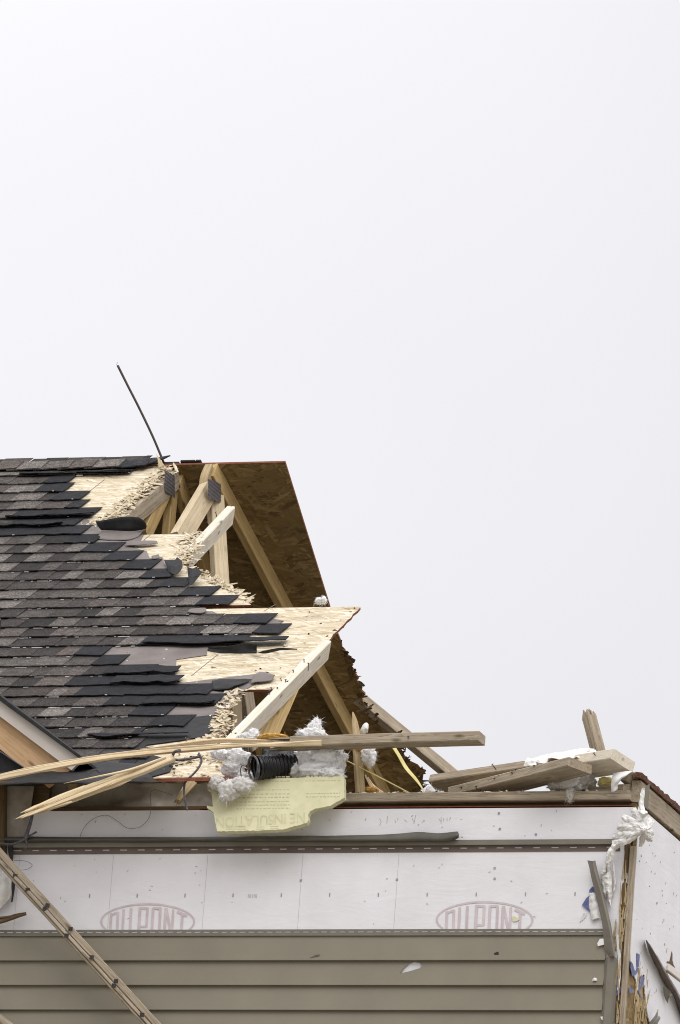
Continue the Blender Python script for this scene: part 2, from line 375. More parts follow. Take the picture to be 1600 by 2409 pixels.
def shinglemat(name, dark=False, band=True, attr=False):
    m, t, b = mat(name, rough=.92, spec=.15)
    oi = nd(t, 'ShaderNodeObjectInfo'); n = noi(t, vec(t, 'pos', (1, 1, 1)), 110, 4, .8); n2 = noi(t, vec(t, 'pos', (1, 1, 1)), 22, 6, .7)
    base = nd(t, 'ShaderNodeAttribute', attribute_name='tone').outputs['Color'] if attr else oi.outputs['Color']
    c = mixc(t, 1.0, base, ramp(t, n.outputs['Fac'], [(.3, (.30, .29, .29)), (.5, (.95, .93, .91)), (.66, (2.3, 2.2, 2.1))] if not dark else [(.3, (.6, .6, .6)), (.6, (1.1, 1.1, 1.1)), (.75, (2.2, 2.2, 2.2))]), 'MULTIPLY')
    c = mixc(t, 1.0, c, ramp(t, n2.outputs['Fac'], [(.3, (.60, .60, .60)), (.7, (1.32, 1.29, 1.26))]), 'MULTIPLY')
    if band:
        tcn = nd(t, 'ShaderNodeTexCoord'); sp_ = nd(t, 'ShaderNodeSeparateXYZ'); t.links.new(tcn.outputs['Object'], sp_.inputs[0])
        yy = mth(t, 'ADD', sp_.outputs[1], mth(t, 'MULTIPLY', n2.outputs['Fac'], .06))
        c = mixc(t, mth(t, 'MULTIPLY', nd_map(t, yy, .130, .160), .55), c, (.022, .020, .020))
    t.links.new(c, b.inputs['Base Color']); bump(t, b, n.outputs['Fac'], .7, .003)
    return m
M['shingle'] = shinglemat('mineral shingle'); M['bare'] = shinglemat('bare asphalt mat', True, False); M['field'] = shinglemat('mineral shingle field', False, False, True); M['cap'] = shinglemat('ridge shingle', False, False)
def foammat():
    m, t, b = mat('yellow foam', rough=.8, spec=.15)
    n = noi(t, vec(t, 'pos', (1, 1, 1)), 18, 5, .6)
    c = ramp(t, n.outputs['Fac'], [(.3, (.58, .555, .345)), (.7, (.675, .65, .44))])
    t.links.new(c, b.inputs['Base Color']); bump(t, b, n.outputs['Fac'], .2, .003); return m
M['foam'] = foammat()
def platemat():
    m, t, b = mat('gusset metal', (.10, .095, .10), .45, .5); b.inputs['Metallic'].default_value = .6
    w_ = nd(t, 'ShaderNodeTexVoronoi'); w_.inputs['Scale'].default_value = 1; w_.inputs['Randomness'].default_value = .15; t.links.new(vec(t, 'pos', (60, 120, 60)), w_.inputs['Vector'])
    t.links.new(ramp(t, w_.outputs['Distance'], [(.2, (.05, .045, .045)), (.5, (.24, .23, .24))]), b.inputs['Base Color'])
    bump(t, b, w_.outputs['Distance'], .6, .004); return m
M['plate'] = platemat()
def woolmat(name, c1, c2):
    m, t, b = mat(name, rough=1, spec=0)
    n = noi(t, vec(t, 'pos', (1, 1, 1)), 26, 5, .65)
    c = ramp(t, n.outputs['Fac'], [(.3, c1), (.65, c2)]); t.links.new(c, b.inputs['Base Color'])
    tr = nd(t, 'ShaderNodeBsdfTranslucent'); t.links.new(c, tr.inputs[0])
    mx_ = nd(t, 'ShaderNodeMixShader'); mx_.inputs[0].default_value = .3
    t.links.new(b.outputs[0], mx_.inputs[1]); t.links.new(tr.outputs[0], mx_.inputs[2]); t.links.new(mx_.outputs[0], t.nodes['Material Output'].inputs[0])
    bump(t, b, n.outputs['Fac'], .35, .006); return m
M['wool'] = woolmat('white glass wool', (.90, .895, .89), (.97, .97, .97))
M['wooldirty'] = woolmat('greyed glass wool', (.68, .655, .61), (.88, .865, .84))

# ================================================================== SETTING
g = raw('ground', [(-1500, -1500, -8.1), (1500, -1500, -8.1), (1500, 1500, -8.1), (-1500, 1500, -8.1)], [[0, 1, 2, 3]], M['ground']); g['kind'] = 'structure'
# ================================================================== HOUSE
house = tag(empty('house', (0, 0, -8.1)), 'storm-torn house with taupe siding, white wrapped walls and half its shingle roof ripped away', 'house')
house.location = (0, 0, 0)
gp = lambda p: (p.x, p.z, p.y)
def quadx(x0, x1, z0, z1, y): return [V((x0, y, z0)), V((x1, y, z0)), V((x1, y, z1)), V((x0, y, z1))]
boxo('front_wall', (-9, .022, -8.1), (-.03, .14, ZT-.03), M['osb'], house)
slab('wall_sheathing', quadx(-9, -.028, -3, ZT-.004, .006), (0, .013, 0), M['osb_shaded'], house, grain=gp)
boxo('rear_wall', (-9, 7.95, -8.1), (-.03, 8.05, ZT-.4), M['osb'], house)
boxo('unseen_attic_floor', (-9, .15, ZT-.2), (-.06, 7.9, ZT-.15), M['ceil'], house)  # unseen; added only for its dull bounce light under the roof
# front wrap with its torn right edge
edge = [W(*p) for p in ((1489, 1899), (1489, 1975), (1469, 1983), (1471, 2010), (1468, 2028), (1473, 2048), (1478, 2063), (1475, 2085), (1478, 2110), (1474, 2135), (1473, 2158), (1469, 2175), (1464, 2195), (1462, 2230), (1460, 2280), (1456, 2310), (1453, 2340), (1449, 2409))]
el = []
for a, b in zip(edge[:-1], edge[1:]):
    for i in range(4):
        q = a.lerp(b, i/4); q.x += random.uniform(-.0025, .0025); el.append(q)
el.append(edge[-1])
poly = [V((-9, 0, ZT)), V((-9, 0, -3)), V((el[-1].x, 0, -3))]+el[::-1]
slab('house_wrap', poly, (0, .004, 0), M['wrap'], house)
# corner stud and splintered sheathing at the corner
board('corner_stud', [V((-.0135, .004, -3)), V((-.0135, .004, ZS+.02))], .022, .024, (0, -1, 0), M['grey'], house)
board('corner_stud', [V((-.047, .005, -3)), V((-.040, .004, -.02)), V((-.036, .004, .30)), V((-.038, .004, ZS+.03))], [.030, .024, .016, .020], .010, (0, -1, 0), M['brown'], house, rough=.004)
m = MB()
for i in range(60):
    z = random.uniform(-.32, .12) if i < 45 else random.uniform(.1, .42); x = random.uniform(-.068, -.026) if z < .1 else random.uniform(-.05, -.028)
    l = random.uniform(.02, .09); p = V((x, -.004+random.uniform(-.006, .004), z))
    sweep_into(m, [p, p+V((random.uniform(-.006, .006), random.uniform(-.008, .002), l))], [random.uniform(.004, .01), .002], [.003, .001], (random.uniform(-.5, .5), -1, 0), 2)
tag(m.build('splintered_strand', M['pine'], house), kind='stuff')
# side wall (faces right, runs back)
boxo('side_wall', (-.14, .04, -8.1), (-.024, 7.9, ZT-.01), M['osb'], house)
slab('wall_sheathing', [V((-.019, .012, -3)), V((-.019, 7.9, -3)), V((-.019, 7.9, ZT)), V((-.019, .012, ZT))], (.012, 0, 0), M['osb_shaded'], house, grain=lambda p: (p.y, p.z, p.x))
se = [XP(*p, 0) for p in ((1484, 2262), (1490, 2290), (1497, 2306), (1500, 2330), (1505, 2332), (1509, 2308), (1513, 2292), (1517, 2295), (1516, 2318), (1519, 2345), (1522, 2372), (1525, 2392), (1530, 2409), (1536, 2470))]
poly = [V((0, .013, ZT)), V((0, .013, se[0].z+.03))]+se+[V((0, .6, -3)), V((0, 7.9, -3)), V((0, 7.9, ZT))]
slab('house_wrap', poly, (-.004, 0, 0), M['wrap'], house)
m = MB()
for i in range(46):
    q = XP(random.uniform(1490, 1522), random.uniform(2320, 2440), -.004)
    l = random.uniform(.04, .13)
    sweep_into(m, [q, q+V((random.uniform(-.004, .014), random.uniform(-.03, .02), l))], [random.uniform(.008, .02), .002], [.004, .001], (1, random.uniform(-.8, .3), 0), 2)
tag(m.build('splintered_strand', M['pine'], house), kind='stuff')
# staples, pocks and printed ticks on the wraps
m = MB(); R_ = random.Random(3)
for i in range(60):
    x = R_.uniform(-2.6, -.1); z = R_.uniform(.14, .43) if R_.random() < .5 else R_.uniform(.50, .62); a = R_.uniform(-.9, 1.6); l = R_.uniform(.0015, .005)
    d = V((math.cos(a), 0, math.sin(a))); m.box((x, -.0012, z), d*l, V((0, .0006, 0)), d.cross(V((0, 1, 0)))*R_.uniform(.0005, .001))
for i in range(50):
    y = R_.uniform(.05, .75); z = R_.uniform(-.2, .6); a = R_.uniform(.4, 2.4); l = R_.uniform(.0015, .006)
    d = V((0, math.cos(a), math.sin(a))); m.box((.0012, y, z), d*l, V((.0012, 0, 0)), d.cross(V((1, 0, 0)))*R_.uniform(.0006, .0012))
for (x, y) in ((708, 2071), (934, 2069), (1164, 2067), (1164, 2042), (1174, 1913), (1176, 1950), (1261, 1963), (1545, 2125)):
    q = W(x, y, -.001) if x < 1500 else XP(x, y, .001)
    m.box(q, V((.004, 0, 0)), V((0, .002, 0)), V((0, 0, .004)))
tag(m.build('staple', M['staple'], house), kind='stuff')
m = MB()
for k in range(22):
    x = W(211, 2107).x+(k-4)*(W(323, 2107).x-W(211, 2107).x)
    if x > -.1: break
    m.box((x, -.0008, W(650, 2106).z), V((.0022, 0, 0)), V((0, .0006, 0)), V((0, 0, .0075)))
tag(m.build('printed_tick', M['tick'], house), kind='stuff'); m = MB()
for k in range(7):
    xx = W(260, 2100).x+(k-2)*.4064
    if k == 6: break
    m.box((xx, -.0005, .27), V((.0005, 0, 0)), V((0, .0003, 0)), V((0, 0, .17)))
tag(m.build('wrap_seam', M['faint'], house), kind='stuff')
# oval logo printed on the wrap, lower half hidden behind the siding
def stroke(m, a, b, wd, z0):
    a = V(a); b = V(b); t = (b-a).normalized(); n = V((-t.y, t.x))*wd/2
    c = [a+n, b+n, b-n, a-n]
    m.add([W(220+p.x/6.03, 2100+p.y/6.03, z0) for p in c], [[0, 1, 2, 3]])
def logo():
    m = MB(); e = []
    for i in range(73):
        t = math.pi*(-.16+1.32*i/72); e.append((math.cos(t), math.sin(t)))
    for (c0, s0), (c1, s1) in zip(e[:-1], e[1:]):
        q = [(768+r_*c, 412-(r_-410)*s) for r_, c, s in ((672, c0, s0), (672, c1, s1), (646, c1, s1), (646, c0, s0))]
        m.add([W(220+x/6.03, 2100+y/6.03, -.0015) for x, y in q], [[0, 1, 2, 3]])
    k = 0
    for a, b, wd in (((252, 290), (235, 560), 36), ((250, 318), (345, 278), 30), ((346, 272), (334, 560), 34), ((428, 238), (408, 560), 34), ((533, 220), (515, 560), 34),
                     ((661, 207), (638, 560), 36), ((650, 221), (772, 221), 32), ((766, 215), (750, 492), 34), ((655, 484), (750, 484), 30),
                     ((846, 220), (824, 560), 36), ((840, 223), (958, 221), 32), ((948, 218), (932, 560), 34), ((1026, 218), (1004, 560), 36), ((1030, 220), (1095, 560), 38), ((1131, 236), (1112, 560), 32),
                     ((1186, 268), (1326, 332), 40), ((1262, 300), (1243, 560), 36)):
        k += 1; stroke(m, a, b, wd, -.0015-.0001*(k % 7))
    return m
lg = logo().build('printed_logo', M['print'], house)
lg2 = lg.copy(); COL.objects.link(lg2); lg2.location = (W(1138, 2130).x-W(347.7, 2130).x+.003, 0, .004)
# pencil scribble and small print on the wrap
m = MB()
for a, b in (((893, 1925), (897, 1934)), ((897, 1934), (893, 1943)), ((912, 1920), (910, 1938)), ((929, 1928), (931, 1936)), ((936, 1924), (936, 1930)), ((951, 1928), (958, 1934)), ((970, 1924), (972, 1932)), ((974, 1930), (974, 1937)), ((978, 1918), (974, 1938)),
             ((992, 1936), (999, 1931)), ((999, 1931), (996, 1929)), ((1032, 1926), (1037, 1932)), ((1038, 1922), (1038, 1938)), ((1044, 1925), (1044, 1932)), ((1052, 1924), (1052, 1932)), ((1060, 1922), (1058, 1930))):
    p, q = W(*a, -.0008), W(*b, -.0008); t = (q-p).normalized(); n = V((-t.z, 0, t.x))*.0012
    m.add([p+n, q+n, q-n, p-n], [[0, 1, 2, 3]])
for i, x in enumerate((584, 587, 590, 594, 598, 601, 604)):
    p = W(x, 2108, -.0008); m.box(p, V((.001, 0, 0)), V((0, .0003, 0)), V((0, 0, .006 if i % 2 else .008)))
tag(m.build('pencil_mark', M['faint'], house), kind='stuff')
# ------------------------------------------------------------------ siding
XR = W(1426, 2260).x
tear = [W(500+x/2.851, 1900+y/2.851, 0) for x, y in ((1262, 1118), (1283, 1082), (1318, 1052), (1355, 1036), (1393, 1044), (1407, 1062), (1396, 1080), (1340, 1098), (1285, 1112))]
def sface(z, zb): return -.004-.015*(1-(z-zb)/.1016)
for i in range(24):
    zb = -.1016*i; m = MB(); zt_ = zb+.1016-.001
    seg = [V((-9, sface(zb, zb), zb)), V((XR, sface(zb, zb), zb)), V((XR, sface(zt_, zb), zt_)), V((-9, sface(zt_, zb), zt_))]
    hs = []
    if i == 1: hs = [[V((p.x, sface(p.z, zb), p.z)) for p in tear]]
    slab_into(m, seg, (0, .0016, 0), hs)
    m.box(((-9+XR)/2, -.0115, zb-.0006), V(((XR+9)/2, 0, 0)), V((0, .0068, 0)), V((0, 0, .0005)))
    m.build('siding_course', M['vinyl'], house)
# nailing hem of the top course with slots
def hem(name, x0, x1, z0, z1, y, pitch, slot, sh, mt, par, zc):
    m = MB(); xc = (x0+x1)/2; hx = (x1-x0)/2
    m.box((xc, y, (z0+zc-sh)/2), V((hx, 0, 0)), V((0, .0006, 0)), V((0, 0, (zc-sh-z0)/2)))
    m.box((xc, y, (z1+zc+sh)/2), V((hx, 0, 0)), V((0, .0006, 0)), V((0, 0, (z1-zc-sh)/2)))
    x = x0+pitch/2
    while x < x1-pitch:
        m.box((x+slot/2+(pitch-slot)/2, y, zc), V(((pitch-slot)/2, 0, 0)), V((0, .0006, 0)), V((0, 0, sh))); x += pitch
    return m.build(name, mt, par)
hem('nailing_hem', -9, XR,   .103, .1295, -.0018, .0385, .0255, .0022, M['trim'], house, .1195)
boxo('nailing_hem', (-9, -.0115, .1015), (XR, -.0058, .1085), M['trim'], house)
# upper trim: slotted dark flange with a rolled taupe lip above
XA, XB = W(22, 2010).x, W(1459, 2003).x
hem('trim_flange', XA, XB, ZS, ZS+.027, -.0018, .0762, .030, .0022, M['trimdark'], house, ZS+.0165)
loft('trim_lip', [[V((XA, y, z)), V((XB-.01, y, z))] for y, z in ((-.003, ZS+.026), (-.015, ZS+.0265), (-.0155, ZS+.047), (-.003, ZS+.048))], M['trim'], house, smooth=False, seg=2, cross=1, thick=.002)
# outside corner trim, lower part still in place
m = MB()
for (x0, x1, y0, y1) in ((1431, 1446, -.026, -.010),):
    a, b = W(1431, 2252, -.02), W(1446, 2252, -.02)
    slab_into(m, [V((a.x, -.026, a.z)), V((b.x, -.022, b.z+.006)), V((b.x-.004, -.022, -3)), V((a.x-.002, -.026, -3))], (0, .003, 0))
    slab_into(m, [V((b.x, -.022, b.z+.004)), V((b.x+.012, -.004, b.z-.01)), V((b.x+.008, -.004, -3)), V((b.x-.004, -.022, -3))], (-.002, .001, 0))
    slab_into(m, [V((a.x-.016, -.012, a.z-.002)), V((a.x, -.026, a.z-.001)), V((a.x-.002, -.026, -3)), V((a.x-.018, -.012, -3))], (.001, .002, 0))
m.build('corner_trim', M['fascia'] if False else M['trim'], house)
# ------------------------------------------------------------------ top plates
xl = W(470, 1880).x
board('top_plate', [V((W(795, 1876).x, .035, .671)), V((W(1484, 1874).x, .035, .672))], .037, .092, (0, -1, 0), M['grey'], house, seg=20, rough=.0015)
board('top_plate', [V((-9, .085, .639)), V((-.05, .085, .639))], .030, .09, (0, -1, 0), M['brown'], house)  # recessed lower plate, its shadow put into the dark brown colour
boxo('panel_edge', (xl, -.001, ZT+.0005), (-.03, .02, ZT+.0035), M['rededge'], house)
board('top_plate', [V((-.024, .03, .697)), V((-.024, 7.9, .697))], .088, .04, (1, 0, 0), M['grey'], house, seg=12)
board('top_plate', [V((-.034, .03, .640)), V((-.034, 7.9, .640))], .02, .03, (1, 0, 0), M['brown'], house)  # dark strip painting the shadow line below the side plate
sd_ = [V((.004, y, .744+random.uniform(-.001, .001))) for y in [.0+i*.03 for i in range(90)]]
loft('deck_edge', [[V((p.x+random.uniform(-.003, .004), p.y, p.z)) for p in sd_], [V((p.x+random.uniform(-.003, .004), p.y, p.z+.022+random.uniform(-.004, .004))) for p in sd_]], M['brownedge'], house, smooth=False, seg=2, cross=2, crumple=.003, cs=80, thick=.03)
slab('roof_deck', [V((-.03, .0, .748)), V((-.03, 3, .748)), V((-.16, 3, .748)), V((-.12, .25, .748))], (0, 0, .022), M['osb_shaded'], house)
# ------------------------------------------------------------------ trusses
def RQ(x, s, h=0.): return V((x, D+s*CP+h*SP, H-s*SP+h*CP))
NAIL = None
def nail(p, d, l, par, w=1):
    """one nail standing at p along d"""
    global NAIL
    if NAIL is None:
        m = MB(); sweep_into(m, [V((0, 0, 0)), V((0, 0, 1))], .0034, .0034, (1, 0, 0), 1, ch=.0012)
        m.box((0, 0, .985), V((.004, 0, 0)), V((0, .004, 0)), V((0, 0, .03)))
        NAIL = m.build('nail', M['nail']).data; bpy.data.objects.remove(bpy.data.objects['nail'])
    o = bpy.data.objects.new('nail', NAIL); COL.objects.link(o); o.parent = par
    q = V(d).normalized().to_track_quat('Z', 'Y')
    o.matrix_basis = Matrix.Translation(p) @ q.to_matrix().to_4x4() @ Matrix.Diagonal((w, w, l, 1))
def truss(name='roof_truss'):
    o = empty(name); o.parent = house; return o
nrm0 = V((0, -SP, CP))
t1 = truss()
board('chord', [RP(-3.585, .06, -.068), RP(-3.585, 4.7, -.068)], .089, .038, (1, 0, 0), M['grey'], t1, seg=20)
board('chord', [RQ(-3.585, .06, -.068), RQ(-3.585, 4.7, -.068)], .089, .038, (1, 0, 0), M['amber'], t1, seg=20)
board('web', [XP(398, 1128, -3.59), XP(338, 1262, -3.59)], .089, .038, (1, 0, 0), M['amber'], t1, seg=8)
board('web', [XP(404, 1150, -3.60), XP(392, 1290, -3.60)], .075, .038, (1, 0, 0), M['amber'], t1, seg=8)
slab('gusset_plate', [XP(x, y, -3.562) for x, y in ((388, 1106), (402, 1113), (411, 1120), (412, 1172), (405, 1166), (389, 1158))], (-.002, 0, 0), M['plate'], t1)
for y0 in (-4.2, -4.8):
    board('chord', [RP(y0, .06, -.068), RP(y0, 4.7, -.068)], .089, .038, (1, 0, 0), M['pine'], t1)
    board('chord', [RQ(y0, .06, -.068), RQ(y0, 4.7, -.068)], .089, .038, (1, 0, 0), M['pine'], t1)
t2 = truss()
board('chord', [RR(499, 1106, -.066), RR(906, 1876, -.066)], .089, .038, (1, 0, 0), M['amber'], t2, seg=20)
board('web', [XP(492, 1150, -3.40), XP(418, 1275, -3.36)], .100, .04, (.93, -.36, 0), M['cream'], t2, seg=8)
board('web', [XP(506, 1165, -3.385), XP(520, 1395, -3.28)], .080, .040, (.82, -.57, 0), M['cream'], t2, seg=8)
board('chord', [XP(494, 1104, -3.41), XP(484, 1128, -3.41), XP(481, 1150, -3.41)], .06, .038, (1, 0, 0), M['pine'], t2, tear=(0, .03))
slab('gusset_plate', [XP(x, y, -3.352) for x, y in ((490, 1127), (506, 1131), (520, 1140), (520, 1184), (491, 1171))], (-.002, 0, 0), M['plate'], t2)
slab('gusset_plate', [XP(x, y, -3.43) for x, y in ((474, 1124), (483, 1122), (482, 1160), (474, 1160))], (-.002, 0, 0), M['plate'], t2)
br = board('chord', [FR(541, 1212, -.052), FR(436, 1323, -.052)], .085, .038, V((.95, 0, 0))-nrm0*.25, M['pale'], t2, tear=(.03, 0), seg=8)
for x, y in ((510, 1216), (491, 1240), (471, 1259)): nail(FR(x, y, -.02), (-.1, -SP, CP), .024, t2)
t3 = truss()
ROLL = V((.95, 0, 0))-nrm0*.28
board('chord', [FR(766, 1528, -.045), FR(503, 1795, -.045)], .089, .038, ROLL, M['pale'], t3, tear=(.02, 0), seg=14)
board('web', [XP(688, 1600, -1.955), XP(622, 1752, -1.965)], .085, .036, (.92, -.3, 0), M['amber'], t3, seg=8)
for x, y, l in ((717, 1560, .03), (725, 1570, .034), (693, 1584, .03), (664, 1602, .028), (672, 1606, .03), (680, 1604, .02), (640, 1622, .024), (652, 1623, .026), (638, 1632, .028), (634, 1637, .024), (577, 1692, .026), (548, 1728, .04), (554, 1727, .02)):
    nail(FR(x, y+8, -.020), (random.uniform(-.25, .15), -SP+random.uniform(-.2, .2), CP), l, t3)
t4 = truss()
board('post', [XP(547, 1600, -2.43), XP(553, 1760, -2.43)], .085, .038, (.97, -.2, 0), M['cream'], t4, seg=6)
board('chord', [FR(300, 1864, -.068) if False else RP(-2.44, 3.56, -.068), RP(-2.44, 4.7, -.068)], .089, .038, (1, 0, 0), M['pine'], t4)
board('post', [XP(572, 1590, -3.0), XP(596, 1760, -3.0)], .085, .038, (.97, -.2, 0), M['grey'], t4, seg=6)
# ------------------------------------------------------------------ front deck panels
gr = lambda p: (p.x, (D-p.y)/CP, p.z*.05)
nrm = V((0, -SP, CP))
DH = -.012
def deck(name, pts, mt=None, edge='rededge'): return slab(name, pts, nrm*-.011, mt or M['osb'], house, grain=gr, edge=M[edge])
def F_(L_): return [FR(x, y, DH) for x, y in L_]
a_edge = jag(F_(((404, 1090), (372, 1118), (345, 1146), (318, 1170), (296, 1188), (276, 1206), (262, 1226), (240, 1238), (200, 1250))), .03, .022)
deck('deck_panel', [RP(-9, .012, DH)]+[RP(a_edge[0].x, .012, DH)]+a_edge+[RP(a_edge[-1].x-.1, 1.160, DH), RP(-9, 1.160, DH)])
b_edge = jag(F_(((456, 1250), (453, 1268), (444, 1290), (436, 1308), (434, 1325), (452, 1338), (478, 1350), (503, 1362), (522, 1380), (552, 1386), (562, 1402), (578, 1414), (590, 1423))), .022, .014)
deck('deck_panel', [RP(-9, 1.164, DH), RP(b_edge[0].x, 1.166, DH)]+b_edge+[RP(-9, 2.335, DH)])
deck('deck_panel', [RP(-9, 2.339, DH), RP(-1.945, 2.339, DH)]+jag([RP(-1.94, 2.35, DH), RP(-1.925, 3.5, DH)], .05, .004)+[RP(-1.925, 3.515, DH), RP(-9, 3.515, DH)])
d_edge = jag(F_(((556, 1622), (543, 1640), (534, 1655), (545, 1668), (520, 1684), (512, 1695), (532, 1704), (536, 1716), (516, 1728), (500, 1742), (540, 1772), (552, 1790), (562, 1812), (555, 1829))), .02, .013)
deck('deck_panel', [RP(-9, 3.519, DH), RP(d_edge[0].x, 3.519, DH)]+d_edge+[RP(-9, 4.76, DH)])
# rafters' nails left in the deck corner
for x, y in ((806, 1462),): nail(FR(x, y, -.03), (.2, -.2, -1), .03, house)
def torn(name, path, n, spread, lift, mt, lr=(.008, .038), up=nrm):
    m = MB(); seg = [(a, b) for a, b in zip(path[:-1], path[1:])]; tot = sum((b-a).length for a, b in seg)
    for i in range(int(n*.72)):
        q = random.uniform(0, tot)
        for a, b in seg:
            l = (b-a).length
            if q <= l: break
            q -= l
        t = (b-a).normalized(); p = a.lerp(b, q/max(l, 1e-6)); s = up.cross(t).normalized()
        p = p+s*random.gauss(0, spread)+up*random.uniform(-.006, lift*.55)
        an = random.gauss(0, .95); tx = V((1, 0, 0)); ty = up.cross(tx).normalized()
        d = (tx*math.cos(an)+ty*math.sin(an)+up*random.gauss(0, .16)).normalized()
        if random.random() < .5: d = -d
        ll = random.uniform(*lr); wd = random.uniform(.004, .015)
        if random.random() < .28: ll *= random.uniform(1.5, 2.6); wd *= random.uniform(1.4, 2.2); d = (d+up*random.uniform(0, .35)).normalized()
        e = d.cross(up+V((random.gauss(0, .22), random.gauss(0, .22), random.gauss(0, .22)))).normalized(); f = d.cross(e)
        o = V((random.uniform(0, 9), random.uniform(0, 9), 0)); vs = []; gs = []
        for u_, ws in ((-.5, .7), (.1, 1), (.5, .25)):
            for k in (-1, 1):
                bend = f*(.0025*random.uniform(-1, 1))
                vs.append(p+d*(ll*u_)+e*(wd*ws*k*.5)+bend); gs.append((o.x+u_*ll, o.y+k*wd, 0))
        nv = len(vs); vs += [v+f*.0012 for v in vs[:nv]]; gs += gs[:nv]
        m.add(vs, [[0, 1, 3, 2], [2, 3, 5, 4], [7, 6, 8, 9], [9, 8, 10, 11], [0, 2, 8, 6], [2, 4, 10, 8], [1, 7, 9, 3], [3, 9, 11, 5], [0, 6, 7, 1], [4, 5, 11, 10]], gs)
    return tag(m.build(name, mt, house), kind='stuff')
torn('torn_strand', F_(((395, 1098), (345, 1144), (300, 1180), (262, 1218))), 630, 0.019, .012, M['torn'])
torn('torn_strand', F_(((265, 1212), (240, 1226), (205, 1240))), 182, 0.025, .014, M['torn'])
torn('torn_strand', F_(((455, 1254), (446, 1285), (437, 1312), (425, 1328))), 364, 0.024, .012, M['torn'])
torn('torn_strand', F_(((440, 1334), (478, 1350), (520, 1380), (560, 1396), (585, 1418))), 294, 0.014, .012, M['torn'])
torn('torn_strand', F_(((552, 1626), (534, 1655), (515, 1690), (534, 1708), (510, 1734))), 434, 0.019, .016, M['torn'])
torn('torn_strand', F_(((420, 1748), (480, 1742), (520, 1730))), 168, 0.017, .006, M['torn'])
torn('torn_strand', F_(((410, 1800), (450, 1786), (500, 1782), (545, 1795), (560, 1815))), 294, 0.019, .014, M['torn'])
torn('torn_strand', F_(((842, 1424), (800, 1470), (760, 1512), (700, 1574), (650, 1626))), 60, .005, .004, M['brown'], (.008, .025))
# ------------------------------------------------------------------ rear deck: its inner face is what shows
re_ = [RR(x, y, DH-.011) for x, y in ((774, 1418), (797, 1490), (803, 1508), (809, 1533), (824, 1553), (827, 1574), (843, 1603), (857, 1635), (853, 1651), (867, 1667), (878, 1683), (891, 1692), (890, 1700), (907, 1710), (927, 1724), (946, 1744), (954, 1758), (947, 1766), (950, 1774), (956, 1790), (979, 1801), (998, 1815), (990, 1822), (981, 1829), (993, 1841), (988, 1860), (1002, 1900), (1060, 2010))]
rj = []
for a, b in zip(re_[1:-1], re_[2:]):
    k = max(1, int((b-a).length/.02))
    for i in range(k):
        rj.append(a.lerp(b, i/k)+V((random.uniform(-.010, .010), 0, 0))+(RQ(0, 1)-RQ(0, 0))*random.uniform(-.008, .008))
grr = lambda p: (p.x*.8+3, (p.y-D)/CP*.8, p.z*.05)
rn = V((0, SP, CP))
poly = [RQ(-9, .0, DH-.011), RQ(-3.048, .0, DH-.011), RQ(-3.044, .89, DH-.011)]+rj+[RQ(-2.6, 4.9, DH-.011), RQ(-9, 4.9, DH-.011)]
slab('rear_deck', poly, rn*.011, M['osb_shaded'], house, grain=grr, edge=M['rededge'])
torn('torn_strand', re_[2:14], 70, .010, .01, M['brown'], (.015, .04), rn)
torn('torn_strand', re_[14:26], 60, .010, .01, M['brown'], (.02, .06), rn)
slab('roof_felt', [RQ(-9, .0, -.0), RQ(-3.58, .0, -.0), RQ(-3.50, .3, -.0), RQ(-3.5, 4.9, -.0), RQ(-9, 4.9, -.0)], rn*-.009, M['feltblack'], house)
for x0, x1 in ((-3.57, -3.50), (-3.495, -3.47)):
    slab('shingle_scrap', [RQ(x0, -.006, -.006), RQ(x1, -.006, -.006), RQ(x1+.03, .2, -.008), RQ(x0, .2, -.008)], rn*.010, M['feltblack'], house)
# ================================================================== ROOF COVERING
cover = slab('roof_felt', [FR(x, y, -.0085) for x, y in ((-900, 1130), (60, 1130), (150, 1195), (165, 1210), (205, 1222), (246, 1240), (338, 1258), (328, 1275), (312, 1288), (345, 1296), (352, 1312), (382, 1310), (396, 1345), (430, 1372), (470, 1398), (440, 1436), (500, 1438), (520, 1448), (600, 1448), (668, 1460), (640, 1478), (560, 1505), (488, 1528), (486, 1541), (415, 1551), (411, 1600), (430, 1606), (604, 1585), (612, 1600), (560, 1634), (528, 1664), (500, 1690), (480, 1690), (300, 1720), (200, 1788), (-900, 1800))],
             nrm*-.002, M['felt'], house)
# --- shingle prototypes: x 0..1 across, y up the slope from the butt
def proto(seed, jit=.0035):
    r = random.Random(seed); n = 5; t0, b0 = [], []
    for i in range(n+1):
        x = i/n; y = r.uniform(-jit, jit); z_ = r.uniform(-.001, .0015); t0.append((x, y, z_)); b0.append((x, y, z_-.0048))
    HL = .166; top = [(0, HL, -.0075), (1, HL, -.0075)]; bt = [(0, HL, -.0095), (1, HL, -.0095)]
    vs = t0+b0+top+bt; k = n+1; T0, T1, B0, B1 = 2*k, 2*k+1, 2*k+2, 2*k+3
    fs = [list(range(k))+[T1, T0], [k+i for i in range(k)][::-1]+[B0, B1]]
    fs += [[k+i, k+i+1, i+1, i] for i in range(n)]
    fs += [[0, T0, B0, k], [k-1, 2*k-1, B1, T1], [T0, T1, B1, B0]]
    me = bpy.data.meshes.new('shingle'); me.from_pydata(vs, [], fs); me.update(); return me
PG = [proto(i) for i in range(5)]; PD = [proto(i+20, .008) for i in range(4)]
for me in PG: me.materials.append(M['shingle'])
for me in PD: me.materials.append(M['bare'])
UP = V((0, CP, SP)); EX = V((1, 0, 0))
